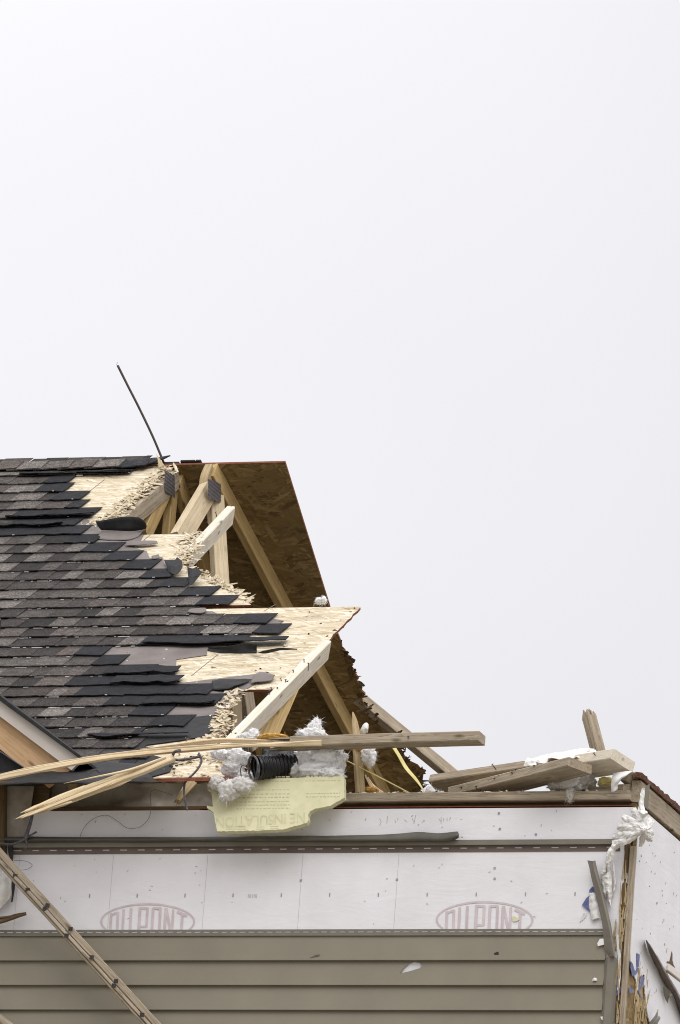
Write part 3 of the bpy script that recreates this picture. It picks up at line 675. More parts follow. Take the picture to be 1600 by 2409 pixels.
def smat(x, s, wd, h=0., tilt=0., yaw=0., ln=1.):
    o = RP(x, s, h); ex = (EX+UP*yaw).normalized(); uy = (UP-EX*yaw).normalized()
    n = nrm; uy2 = (uy*math.cos(tilt)-n*math.sin(tilt)); n2 = ex.cross(uy2)
    return Matrix(((ex.x*wd, uy2.x*ln, n2.x, o.x), (ex.y*wd, uy2.y*ln, n2.y, o.y), (ex.z*wd, uy2.z*ln, n2.z, o.z), (0, 0, 0, 1)))
GREY = [(.165, .154, .145), (.130, .121, .114), (.100, .092, .086), (.080, .072, .068), (.098, .086, .080), (.055, .050, .048), (.145, .135, .127), (.090, .084, .078)]
DARK = [(.050, .046, .045), (.040, .037, .037), (.058, .052, .050)]
items = []
#  k : (grey end px, dark end px) along the butt line, y of the butt line there
ENDS = {-8: (318, 332), -7: (300, 305), -6: (100, 157), -5: (80, 150), -4: (116, 187), -3: (150, 186), -2: (20, 214), -1: (12, 175), 0: (-40, 190), 1: (149, 221), 2: (188, 270), 3: (238, 312), 4: (279, 354), 5: (325, 399), 6: (370, 436), 7: (418, 494), 8: (458, 537), 9: (438, 445),
        10: (548, 627), 11: (592, 660), 12: (325, 566), 13: (172, 240), 14: (212, 278), 15: (238, 345), 16: (150, 260), 17: (172, 488), 18: (240, 506), 19: (300, 388), 20: (345, 434), 21: (300, 320), 22: (318, 322), 23: (345, 350), 24: (260, 300)}
def px_at(s, px):                       # x on the roof under pixel column px along the course line s
    lo, hi = -9., 0.
    for _ in range(40):
        mid = (lo+hi)/2; p = RP(mid, s); d = p-CAM; z = d.dot(_f); q = IW/2+FOC*d.dot(_r)/z
        if q < px: lo = mid
        else: hi = mid
    return lo
r5 = random.Random(11)
specks = MB()
for k in range(-8, 25):
    s = S0+EXPO*k; ge, de = ENDS[k]; xg, xd = px_at(s, ge), px_at(s, de); x = -5.4-r5.uniform(0, .2); tooth = r5.random() < .5
    xl0 = px_at(s, -30)
    while x < xg-.01:
        wd = r5.uniform(.065, .145)
        if x+wd > xg-.05: wd = xg-x
        c = V(r5.choice(GREY if tooth or r5.random() < .45 else DARK+GREY[5:6]))*r5.uniform(.5, 1.05)
        h = .0030 if tooth else .0010
        tl = r5.uniform(-.004, .012)+(.02 if r5.random() < .08 else 0)
        if k in (-2, -1, -6, -7): tl += .01
        items.append((x, s, wd-.0015, h+r5.uniform(0, .001), tl, r5.uniform(-.01, .01), c, 0, x+wd > xl0, 1.))
        if r5.random() < (.75 if k > 6 and x < px_at(s, 300) else (.3 if k > 2 else .06)) and x+wd > xl0 and k < 22:
            for _ in range(r5.randint(1, 3)):
                l = r5.uniform(.004, .055)*(1 if r5.random() < .5 else .4); xx = x+r5.uniform(0, wd)
                specks.box(RP(xx, s+.007+r5.uniform(0, .005), -.0045+r5.uniform(0, .003)), EX*l*.5, UP*r5.uniform(.0008, .0024), nrm*.0009)
        x += wd; tooth = not tooth
    # bare asphalt at the torn end of the course
    x = xg
    while x < xd-.01:
        wd = min(xd-x, r5.uniform(.16, .26))
        if xd-x-wd < .05: wd = xd-x
        c = V((.023, .024, .0275))*r5.uniform(.85, 1.2)
        items.append((x, s+r5.uniform(-.004, .004), wd-.002, .003, r5.uniform(-.004, .018), r5.uniform(-.012, .012), c, 1, True, 1.))
        if r5.random() < .45:
            xx = x+wd*r5.uniform(.3, .95); l = r5.uniform(.005, .012)
            specks.box(RP(xx, s+.002, .003), EX*l*.5, UP*.002, nrm*.0012)
        x += wd
vis = [i for i in items if i[8]]; hid = [i for i in items if not i[8]]
vis.sort(key=lambda i: -i[2]*i[1]); extra = vis[276:]; vis = vis[:276]
mm = MB(); tones = []
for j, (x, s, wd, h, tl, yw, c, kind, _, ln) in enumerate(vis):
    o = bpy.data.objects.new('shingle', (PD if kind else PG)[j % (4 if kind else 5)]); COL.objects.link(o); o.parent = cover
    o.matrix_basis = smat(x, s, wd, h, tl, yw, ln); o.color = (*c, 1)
for (x, s, wd, h, tl, yw, c, kind, _, ln) in hid+extra:
    mt_ = smat(x, s, wd, h, tl, yw, ln); me = PG[0]
    mm.add([mt_ @ v.co for v in me.vertices], [list(p.vertices) for p in me.polygons]); tones += [c]*len(me.vertices)
o = mm.build('shingle_field', M['field'], cover); o['kind'] = 'stuff'
ca = o.data.color_attributes.new('tone', 'FLOAT_COLOR', 'POINT'); ca.data.foreach_set('color', [q for c in tones for q in (*c, 1)])
tag(specks.build('sealant_speck', M['sealant'], cover), kind='stuff')
# lifted, wavy strips torn from the courses
def strip(k, px0, px1, wtop, wbot, lift, seed):
    r = random.Random(seed); n = 7; s = S0+EXPO*k; a = []; b = []; c = []
    for i in range(n):
        q = i/(n-1); x = px_at(s, px0+(px1-px0)*q); tp = 1 if i not in (0, n-1) else .35
        jj = r.uniform(-.012, .012)
        a.append(RP(x, s-wtop+jj*.5, .004)); b.append(RP(x+.01, s+jj, .006+lift*(.4+.6*q)*r.uniform(.7, 1.2))); c.append(RP(x+.016, s+(wbot*tp+r.uniform(-.012, .012)), .004+lift*(.6+.8*q)*r.uniform(.6, 1.3)))
    o = loft('lifted_shingle', [a, b, c], M['bare'], cover, smooth=False, seg=3, cross=2, thick=.004, crumple=.003, cs=22); o.color = (.024, .025, .028, 1)
strip(-1, -60, 140, .04, .012, .010, 1); strip(-2, 10, 216, .03, .015, .012, 2); strip(12, 330, 668, .07, .022, .010, 3); strip(-7, 40, 306, .03, .012, .010, 4)
strip(15, 240, 410, .10, -.02, .006, 5); strip(16, 255, 414, .11, -.04, .006, 6); strip(18, 330, 500, .02, .012, .007, 7); strip(21, 200, 436, .03, .012, .008, 8); 
# ridge caps
for i in range(22):
    x1 = px_at(-.02, 362)-i*.128+random.uniform(-.006, .006); x0 = x1-.175; dx = random.uniform(-.004, .004)
    c = V(r5.choice(GREY))*r5.uniform(.8, 1.05)
    if i == 0: c = V((.03, .03, .033))
    m = MB(); fl = .115
    for sgn, PF in ((1, RP), (-1, RQ)):
        L0 = [PF(x0, fl+random.uniform(-.004, .004), .012), PF(x0, .01, .016), PF(x1+dx, .01, .024), PF(x1, fl+random.uniform(-.006, .006), .020)]
        up_ = nrm if sgn == 1 else rn
        m.add(L0+[p-up_*.006 for p in L0], [[0, 1, 2, 3], [7, 6, 5, 4], [0, 3, 7, 4], [3, 2, 6, 7], [2, 1, 5, 6], [1, 0, 4, 5]])
    m.add([RP(x0, .01, .016), RP(x1+dx, .01, .024), RQ(x1+dx, .01, .024), RQ(x0, .01, .016), RP(x0, .01, .010), RP(x1+dx, .01, .018), RQ(x1+dx, .01, .018), RQ(x0, .01, .010)],
          [[0, 1, 2, 3], [7, 6, 5, 4], [1, 5, 6, 2], [0, 3, 7, 4]])
    o = m.build('ridge_cap', M['cap'], cover); o.color = (*c, 1)
# torn dark ends under the caps
loft('shingle_scrap', [[RP(px_at(.1, 290), .13, .012), RP(px_at(.1, 330), .10, .016), RP(px_at(.06, 372), .05, .02)], [RP(px_at(.1, 290), .03, .016), RP(px_at(.1, 340), .01, .022), RP(px_at(.06, 392), -.005, .03)]], M['feltblack'], cover, crumple=.004, cs=30, thick=.006)
# black felt along the eave
slab('eave_felt', [FR(x, y, -.0055) for x, y in ((160, 1800), (205, 1770), (330, 1722), (420, 1690), (500, 1682), (492, 1702), (505, 1716), (480, 1732), (420, 1742), (345, 1752), (330, 1768), (410, 1790), (400, 1815), (330, 1834), (-300, 1838), (-300, 1800))], nrm*-.002, M['feltblack'], cover)
loft('eave_felt', [[FR(x, 1795, .006) for x in (-300, -40, 120, 240, 330)], [W(x, 1824, -.12) for x in (-300, -40, 120, 240, 350)], [W(x, y, yy) for x, y, yy in ((-300, 1848, -.27), (-40, 1847, -.27), (120, 1845, -.26), (250, 1843, -.25), (380, 1839, -.22))]], M['feltblack'], cover, crumple=.010, cs=9, thick=.004)
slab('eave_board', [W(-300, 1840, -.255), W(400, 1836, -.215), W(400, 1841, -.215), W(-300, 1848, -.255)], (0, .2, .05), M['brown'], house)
slab('eave_board', [W(375, 1832, -.28), W(557, 1829, -.08), W(557, 1836, -.08), W(375, 1839, -.28)], (0, .10, .03), M['rededge'], house)
# curled flaps of felt and shingle
def flap(name, rows, mt, **k): return loft(name, [[FR(x, y, h) for x, y, h in r] for r in rows], mt, cover, thick=.0018, **k)
flap('felt_flap', [[(225, 1268, -.005), (260, 1270, -.004), (300, 1270, -.004), (325, 1262, -.004)], [(242, 1245, -.002), (270, 1247, .004), (310, 1248, .006), (342, 1245, .004)]], M['felt'], crumple=.003, cs=15)
flap('felt_flap', [[(238, 1247, .002), (262, 1248, .006), (290, 1249, .008), (318, 1249, .008), (343, 1245, .006)], [(229, 1236, .02), (256, 1234, .034), (288, 1232, .04), (320, 1232, .04), (345, 1238, .03)], [(224, 1226, .03), (247, 1223, .055), (284, 1216, .07), (326, 1217, .07), (341, 1229, .05)]], M['feltblack'], crumple=.002, cs=15, seg=2, cross=2)
flap('shingle_flap', [[(386, 1318, .006), (400, 1318, .012), (412, 1318, .02), (417, 1311, .024), (428, 1320, .03)], [(391, 1330, .004), (402, 1332, .016), (412, 1333, .024), (420, 1330, .026), (430, 1334, .03)], [(398, 1345, .0), (404, 1349, .008), (411, 1352, .012), (418, 1349, .014), (424, 1344, .02)]], M['feltblack'], seg=1, cross=1, smooth=False)
flap('shingle_flap', [[(441, 1334, .03), (452, 1338, .034), (464, 1337, .04), (476, 1346, .04)], [(443, 1352, .014), (451, 1356, .024), (460, 1356, .03), (468, 1357, .03)], [(446, 1374, .004), (448, 1377, .008), (452, 1376, .010), (458, 1368, .014)]], M['feltblack'], seg=1, cross=1, smooth=False)
flap('shingle_flap', [[(488, 1530, -.009), (520, 1536, -.009), (560, 1537, -.009), (604, 1536, -.009)], [(490, 1526, -.005), (535, 1529, .004), (575, 1526, .008), (604, 1527, .004)], [(488, 1523, .0), (535, 1521, .020), (575, 1513, .030), (604, 1517, .026)]], M['feltblack'], crumple=.002, cs=20)
flap('shingle_flap', [[(590, 1532, .002), (625, 1537, .004), (660, 1530, .002), (698, 1528, .0)], [(600, 1534, .010), (625, 1530, .02), (660, 1524, .016), (700, 1526, .002)]], M['feltblack'], crumple=.003, cs=20)
flap('felt_flap', [[(590, 1608, .0), (612, 1604, .002), (640, 1600, .002)], [(594, 1594, .004), (616, 1588, .01), (645, 1592, .004)], [(604, 1584, .004), (616, 1581, .008), (648, 1588, .002)]], M['felt'], crumple=.003, cs=20)
flap('shingle_flap', [[(500, 1622, -.002), (530, 1622, .004), (560, 1612, .004), (590, 1600, .0)], [(498, 1600, .0), (530, 1598, .006), (560, 1597, .006), (596, 1598, .0)]], M['feltblack'], crumple=.004, cs=20)
flap('felt_flap', [[(440, 1440, .0), (470, 1443, .004), (486, 1438, .002)], [(446, 1432, .002), (470, 1430, .006), (484, 1430, .004)]], M['felt'], crumple=.002)
flap('felt_flap', [[(292, 1283, .0), (330, 1282, .004), (372, 1278, .004)], [(312, 1273, .002), (340, 1272, .006), (368, 1272, .004)]], M['felt'], crumple=.002)
flap('felt_flap', [[(360, 1315, .0), (372, 1313, .0), (376, 1310, .0)], [(356, 1308, .002), (366, 1306, .004), (373, 1304, .004)]], M['felt'], crumple=.002)
# chalk lines between the truss bays on the bare panels
m = MB()
for a, b in (((181, 1179), (246, 1128)), ((338, 1271), (362, 1251)), ((622, 1437), (648, 1422)), ((450, 1590), (512, 1540))):
    p, q = FR(*a, DH+.0008), FR(*b, DH+.0008); t = (q-p).normalized(); n_ = t.cross(nrm)*.0022; m.add([p+n_, q+n_, q-n_, p-n_], [[0, 1, 2, 3]])
tag(m.build('chalk_line', M['trimdark'], cover), kind='stuff')
# ------------------------------------------------------------------ left gable rake
def ext(a, b, x): return (x, a[1]+(b[1]-a[1])*(x-a[0])/(b[0]-a[0]))
u0, u1 = (0, 1649), (186, 1784); l0, l1 = (0, 1682), (146, 1791); q0, q1 = (0, 1761), (62, 1810)
slab('rake_shingle_edge', [W(*ext((0, 1637), (190, 1779), -500), -.12), W(196, 1783, -.12), W(196, 1790, -.12), W(*ext((0, 1650), (190, 1788), -500), -.12)], (0, 1.0, 0), M['feltblack'], house)
slab('rake_fascia', [W(*ext(u0, u1, -500), -.10), W(192, 1788, -.10), W(168, 1812, -.10), W(*ext(l0, l1, -500), -.10)], (0, .018, 0), M['fascia'], house)
slab('rake_board', [W(*ext(l0, l1, -500), -.075), W(*ext(l0, l1, 170), -.075), W(110, 1850, -.075), W(*ext(q0, q1, -500), -.075)], (0, .03, 0), M['ply'], house, grain=lambda p: (p.x*.8-p.z*.6, p.x*.6+p.z*.8, p.y))
slab('gable_black_slab', [W(*ext(q0, q1, -500), -.05), W(*ext(q0, q1, 100), -.05), W(85, 1846, -.05), W(-500, 1846, -.05)], (0, .02, 0), M['feltblack'], house)  # black slab filling the area below the rake board
tube('gable_cable', [W(*ext((0, 1768), (55, 1805), x), -.09) for x in (-300, -100, 0, 30, 55)], .003, M['cable'], house)
boxo('gable_wall', (-9, -.04, .70), (W(-160, 1845).x, .6, 1.6), M['feltblack'], house)
# eave gap: poly baffles, blocking, wrap flap
loft('baffle', [[W(x, 1842, .10) for x in (-300, 60, 150, 260, 330, 420, 520)], [W(x, 1876, .13) for x in (-300, 60, 150, 260, 330, 420, 520)], [W(x, 1912, .10) for x in (-300, 60, 150, 260, 330, 420, 520)]], M['poly'], house, crumple=.02, cs=14)
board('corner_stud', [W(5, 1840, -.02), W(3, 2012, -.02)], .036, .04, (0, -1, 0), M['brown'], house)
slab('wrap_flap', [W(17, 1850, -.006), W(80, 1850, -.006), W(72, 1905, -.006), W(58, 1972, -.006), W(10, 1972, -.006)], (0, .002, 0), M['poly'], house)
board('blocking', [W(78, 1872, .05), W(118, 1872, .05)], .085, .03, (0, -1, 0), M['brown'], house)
board('blocking', [W(418, 1885, .0), W(452, 1840, .05)], [.02, .045], .03, (.3, -1, 0), M['pine'], house, tear=(.02, 0))
# ================================================================== LOOSE THINGS
# rod bent up at the ridge
o = tube('bent_rod', [W(386, 1090, D), W(359, 1026, D), W(327, 959, D), W(301, 908, D), W(277, 860, D)], .0056, M['rod'])
tag(o, 'long thin dark rod sticking up bent from the ridge', 'rod')
tube('wire_tip', [W(277, 861, D), W(274.5, 858, D), W(276, 854, D), W(277, 852, D)], .0009, M['cable'], o)
m = MB(); sweep_into(m, [W(380, 1098, D-.06), W(375, 1084, D-.06), W(368, 1068, D-.06)], [.03, .014, .001], .004, (0, -1, 0), 4); tag(m.build('wood_shard', M['fresh']), 'small pale wood shard standing by the rod on the ridge', 'wood shard')
def bundle(m, pts, wd, th, n, face, seed, q0=(.0, .3), q1=(.7, 1.), lo=.006, hi=.016):
    r = random.Random(seed); P = catmull(pts, 12); K = len(P)-1; face = V(face)
    for i in range(n):
        a = r.uniform(*q0); b = r.uniform(*q1); ow = r.uniform(-.5, .5); on = r.uniform(-.5, .5); w1 = r.uniform(lo, hi); t1 = r.uniform(lo*.6, hi*.7); pp = []; ws = []; ts = []
        tilt = r.uniform(-.25, .25)
        for k in range(7):
            q = a+(b-a)*k/6; c = P[min(K, int(q*K))].lerp(P[min(K, int(q*K)+1)], q*K-int(q*K)); t = (P[min(K, int(q*K)+1)]-P[max(0, int(q*K)-1)]).normalized()
            nn = (face-t*face.dot(t)).normalized(); ww = t.cross(nn)
            W_ = wd[0]*(1-q)+wd[1]*q; T_ = th[0]*(1-q)+th[1]*q
            pp.append(c+ww*((ow+tilt*(k/6-.5))*(W_-w1))+nn*(on*(T_-t1))+V((r.gauss(0, .0006), r.gauss(0, .0006), r.gauss(0, .0006))))
            e = .12 if k in (0, 6) and 0 < q < 1 else 1; ws.append(w1*e*r.uniform(.85, 1.15)); ts.append(t1*e)
        sweep_into(m, pp, ws, ts, face+V((r.uniform(-.7, .7), 0, r.uniform(-.7, .7))), 2, .0012, .0012)
# long board across the eave: snapped thin on the left, whole two-by-four on the right
lb = tag(empty('broken_board', W(640, 1750, -.1)), 'long pale board across the eave, splintered thin at left, sawn square at right', 'board'); lb.location = (0, 0, 0)
m = MB()
sweep_into(m, [W(690, 1750, -.10), W(900, 1743, -.10), W(1134, 1737, -.10)], .040, .089, (0, -1, 0), 10)
t = (W(690, 1750, -.1)-W(900, 1743, -.1)).normalized(); slivers(m, W(690, 1750, -.1), t, V((0, 0, 1)), V((0, 1, 0)), .038, .08, .14, 5)
m.build('beam', M['grey'], lb)
m = MB()
LBP = [W(-60, 1843, -.48), W(0, 1828, -.46), W(110, 1805, -.42), W(225, 1785, -.36), W(320, 1773, -.29), W(500, 1758, -.17), W(640, 1752, -.135), W(760, 1747, -.125)]
sweep_into(m, LBP, [.020, .019, .016, .012, .010, .012, .016, .026], [.02, .02, .02, .02, .02, .02, .03, .05], (0, -1, -.35), 8, .003)
bundle(m, LBP, (.034, .018), (.028, .030), 16, (0, -1, -.1), 4, (0, .45), (.5, 1))
sweep_into(m, [W(330, 1763, -.12), W(430, 1752, -.12), W(520, 1742, -.11), W(640, 1744, -.11)], [.002, .014, .016, .004], [.004, .02, .02, .01], (0, -.6, .8), 6, .002)
m.build('splintered_half', M['fresh'], lb)
nail(W(962, 1735, -.146), (0, -1, .1), .008, lb)
# splintered stick pointing down left
m = MB()
SKP = [W(42, 1925, -.53), W(110, 1899, -.51), W(180, 1871, -.48), W(260, 1841, -.44), W(330, 1815, -.39), W(408, 1784, -.30)]
sweep_into(m, SKP[1:], [.024, .030, .032, .032, .028], [.016, .02, .022, .022, .02], (0, -.85, .3), 4, .003)
bundle(m, SKP, (.040, .050), (.030, .036), 26, (0, -.9, .3), 9, (0, .22), (.55, 1), .006, .015)
sweep_into(m, [W(36, 1927, -.535), W(62, 1917, -.53), W(110, 1902, -.52), W(170, 1886, -.50)], [.001, .010, .014, .006], [.001, .006, .008, .004], (0, -1, 0), 4, .001)
sweep_into(m, [W(60, 1908, -.53), W(75, 1903, -.53), W(140, 1874, -.50), W(200, 1850, -.47)], [.012, .014, .016, .010], [.006, .008, .010, .008], (0, -.8, .6), 3, .001)
sweep_into(m, [W(150, 1843, -.50), W(220, 1829, -.48), W(306, 1811, -.43), W(390, 1782, -.33)], [.001, .006, .010, .008], [.001, .005, .010, .01], (0, -.6, .8), 4, .001)
tag(m.build('splintered_stick', M['fresh']), 'split fresh yellow wood stick with a pointed end below the eave', 'broken stick')
# leaning lumber, bottom left
ll = tag(empty('leaning_board'), 'grey nailed board leaning diagonally across the siding', 'board')
a, b = W(-150, 1853, -.14), W(560, 2631, -.10); nn = V((.05, -1, .15))
up_ = (b-a).normalized().cross(nn).normalized(); up_ = up_ if up_.z > 0 else -up_
board('plank', [a+up_*.013, b+up_*.013], .028, .038, nn, M['grey'], ll, seg=30, rough=.0012)
board('plank', [a-up_*.010+V((0, -.004, 0)), b-up_*.010+V((0, -.004, 0))], .013, .038, nn, M['grey'], ll, seg=30, rough=.0012)
board('plank', [a-up_*.023+V((0, .004, 0)), b-up_*.023+V((0, .004, 0))], .010, .036, nn, M['grey'], ll, seg=30, rough=.0012)
for x, y in ((98, 455), (182, 548), (315, 652), (297, 675), (470, 810), (443, 855), (612, 1000), (775, 1160), (760, 1190), (950, 1385)):
    nail(W(x/2.851, 1900+y/2.851, -.143), (.6, -1, -.5), .013, ll, 2.2)
o = board('plank_end', [W(-80, 2335, -.10), W(70, 2450, -.10)], .03, .04, (0, -1, .1), M['grey']); tag(o, 'tip of a grey plank poking into the bottom left corner', 'plank')
# left edge: flapping white plastic, charred splinter, cable tangle
o = loft('plastic_scrap', [[W(-20, 2045, -.03), W(10, 2050, -.05), W(27, 2056, -.03)], [W(-20, 2085, -.03), W(10, 2080, -.06), W(26, 2086, -.035)], [W(-20, 2112, -.03), W(10, 2116, -.05), W(29, 2108, -.03)], [W(-10, 2150, -.02), W(4, 2138, -.03), W(17, 2122, -.02)]], M['rag'], crumple=.012, cs=25)
tag(o, 'crumpled white plastic scrap at the left edge under the leaning board', 'plastic scrap')
o = board('torn_trim', [W(30, 2050, -.02), W(32, 2085, -.02), W(28, 2122, -.02)], [.012, .012, .006], .006, (.3, -1, 0), M['black']); tag(o, 'narrow black strip hanging beside the white plastic scrap', 'strip')
m = MB(); sweep_into(m, [W(-40, 2176, -.02), W(0, 2168, -.03), (W(35, 2156, -.04)), W(62, 2150, -.03)], [.03, .022, .02, .012], [.012, .014, .014, .01], (0, -1, 0), 6, .005)
sweep_into(m, [W(-20, 2160, -.03), W(20, 2156, -.045), W(55, 2148, -.04)], [.006, .008, .004], .006, (0, -1, 0), 5, .003)
tag(m.build('dark_splinter', M['brown']), 'dark brown splinter lying level at the left edge of the white wrap', 'wood shard')
o = tube('cable_end', [W(78, 1905, -.04), W(72, 1935, -.05), W(64, 1960, -.05), W(60, 1975, -.05)], [.006, .009], M['cable']); tag(o, 'frayed dark cable end hanging under the splintered stick', 'cable')
m = tube('cable_stub', [W(-10, 1984, -.06), W(28, 1986, -.06), W(50, 1978, -.06), W(70, 1966, -.06), W(86, 1957, -.06)], [.006, .004], M['cable']); tag(m, 'dark cable stub lying along the channel at the left edge', 'cable')
tube('strand', [W(60, 1974, -.06), W(63, 1985, -.06), W(60, 1997, -.06)], .0035, M['cable'], m)
o = board('torn_trim', [W(24, 1985, -.02), W(26, 2010, -.02), W(28, 2030, -.02)], [.02, .018, .004], .012, (0, -1, 0), M['black']); tag(o, 'black torn stub under the cable at the left end of the trim', 'strip')
o = tube('loop_wire', [W(x, y, -.02) for x, y in ((33, 2024), (60, 2026), (76, 2036), (60, 2046), (30, 2046), (10, 2040))], .0009, M['cable']); tag(o, 'thin wire curled in a loop on the wrap beside the leaning board', 'wire')
o = tube('thin_wire', [W(x, y, -.015) for x, y in ((188, 1968), (200, 1944), (222, 1925), (250, 1918), (272, 1929), (300, 1948), (330, 1945), (350, 1925), (355, 1900), (354, 1870), (362, 1858), (380, 1862), (405, 1870))], .0009, M['cable']); tag(o, 'thin wavy wire hanging over the shaded wrap below the eave', 'wire')
o = tube('dark_cable', [W(x, y, yy) for x, y, yy in ((468, 1772, -.14), (474, 1790, -.16), (466, 1808, -.17), (452, 1824, -.17), (437, 1838, -.17), (433, 1860, -.17), (437, 1890, -.16), (441, 1906, -.16))], .0045, M['cable']); tag(o, 'grey cable dangling from the eave left of the yellow foam board', 'cable')
o = tube('dark_cable', [W(x, y, yy) for x, y, yy in ((470, 1780, -.11), (440, 1786, -.12), (418, 1788, -.13), (407, 1784, -.13), (410, 1770, -.32), (425, 1764, -.32))], .006, M['cable']); tag(o, 'dark cable looped over the long board near the split stick', 'cable')
o = tube('dark_cable', [W(x, y, -.34) for x, y in ((212, 1826), (216, 1814), (226, 1812), (236, 1818))], .004, M['cable']); tag(o, 'short grey cable hook on the black felt above the split stick', 'cable')
# bent channel lying along the wall
o = loft('bent_channel', [[W(x, y, -.030) for x, y in ((-150, 1969), (0, 1969), (300, 1970), (600, 1968), (830, 1966), (930, 1962), (985, 1958), (1030, 1961), (1077, 1957))],
                          [W(x, y, -.038) for x, y in ((-150, 1973), (0, 1973), (300, 1974), (600, 1973), (830, 1973), (930, 1971), (985, 1968), (1035, 1970), (1080, 1963))],
                          [W(x, y, -.036) for x, y in ((-150, 1977), (0, 1977), (300, 1977), (600, 1977), (830, 1978), (930, 1978), (985, 1977), (1050, 1977), (1079, 1967))],
                          [W(x, y, -.012) for x, y in ((-150, 1982), (0, 1982), (300, 1982), (600, 1980), (830, 1979), (930, 1979), (985, 1979), (1060, 1977), (1081, 1969))]], M['channel'], crumple=.003, cs=6, thick=.002, seg=6, cross=3)
tag(o, 'long bent taupe metal channel lying along the white wrap above the slotted trim', 'metal channel')
# yellow foam insulation board
fp = [(470+x/4.356, 1810+y/4.356) for x, y in ((80, 205), (115, 215), (128, 300), (135, 380), (72, 372), (75, 395), (140, 440), (152, 500), (180, 636), (440, 632), (860, 615), (930, 592), (1095, 550), (1115, 520), (1108, 470), (1130, 430), (1190, 400), (1340, 375), (1480, 290), (1478, 80), (1470, 66), (940, 88), (780, 92), (600, 112), (560, 125), (515, 135), (430, 150), (300, 160), (78, 150))]
fb = tag(empty('foam_board'), 'torn pale yellow foam insulation board hanging over the wall top, its print upside down', 'foam board')
def FBp(x, y, d=0.): return hit(x, y, (0, 1, -.25), -.105-.25*.65-d)
fj = []
for (x0, y0), (x1, y1) in zip(fp, fp[1:]+fp[:1]):
    k = max(1, int(math.hypot(x1-x0, y1-y0)/4))
    for i in range(k):
        q = i/k; am = .9 if i else 0
        if y0 < 1850 and y1 < 1850: am *= .3
        fj.append((x0+(x1-x0)*q+random.uniform(-am, am), y0+(y1-y0)*q+random.uniform(-am, am)))
slab('panel', [FBp(x, y) for x, y in fj], (0, .026, -.005), M['foam'], fb)
fc = bpy.data.curves.new('print', 'FONT'); fc.body = 'NE INSULATION'; fc.size = .070; fc.space_character = 1.0
fo = bpy.data.objects.new('print', fc); COL.objects.link(fo)
dg = bpy.context.evaluated_depsgraph_get(); tm = bpy.data.meshes.new_from_object(fo.evaluated_get(dg)); bpy.data.objects.remove(fo)
ox = FBp(719, 1911, .0012); axx = (FBp(500, 1937, .0012)-FBp(718, 1923, .0012)).normalized(); axz = V((-axx.z, 0, axx.x)); axz = (axz-axx*axz.dot(axx)).normalized()
if axz.z > 0: axz = -axz
axz = (FBp(716, 1937, .0012)-FBp(716, 1913, .0012)).normalized()
tri = [(v.co.x, v.co.y) for v in tm.vertices]
keep = [list(p.vertices) for p in tm.polygons if max(tri[i][0] for i in p.vertices) < .52]
raw('printed_text', [ox+axx*(x*.74)+axz*(y*.95) for x, y in tri], keep, M['foamprint'], fb)
m = MB(); rr = random.Random(5)
for row, y in enumerate((1828, 1838, 1858, 1868, 1876, 1886, 1894, 1902)):
    for (xa, xb) in ((585, 682), (720, 800)):
        if row in (2,) and xa > 700: continue
        if y > 1880 and xa > 700: continue
        x = xa-(30 if y > 1870 and xa < 600 else 0)
        while x < xb:
            l = rr.uniform(3, 9); q0_, q1_ = FBp(x, y-(x-640)*.012, .0008), FBp(min(x+l, xb), y-(x-640)*.012, .0008); h_ = V((0, 0, rr.uniform(.0016, .003)))
            m.add([q0_-h_, q1_-h_, q1_+h_, q0_+h_], [[0, 1, 2, 3]]); x += l+rr.uniform(1.5, 4)
for xa, xb, y in ((532, 578, 1948), (603, 622, 1948), (636, 655, 1947)):
    for s_ in (-2.5, 2.5):
        p, q = FBp(xa, y+s_, .0008), FBp(xb, y+s_, .0008); h_ = V((0, 0, .0012)); m.add([p-h_, q-h_, q+h_, p+h_], [[0, 1, 2, 3]])
tag(m.build('small_print', M['foamprint'], fb), kind='stuff')
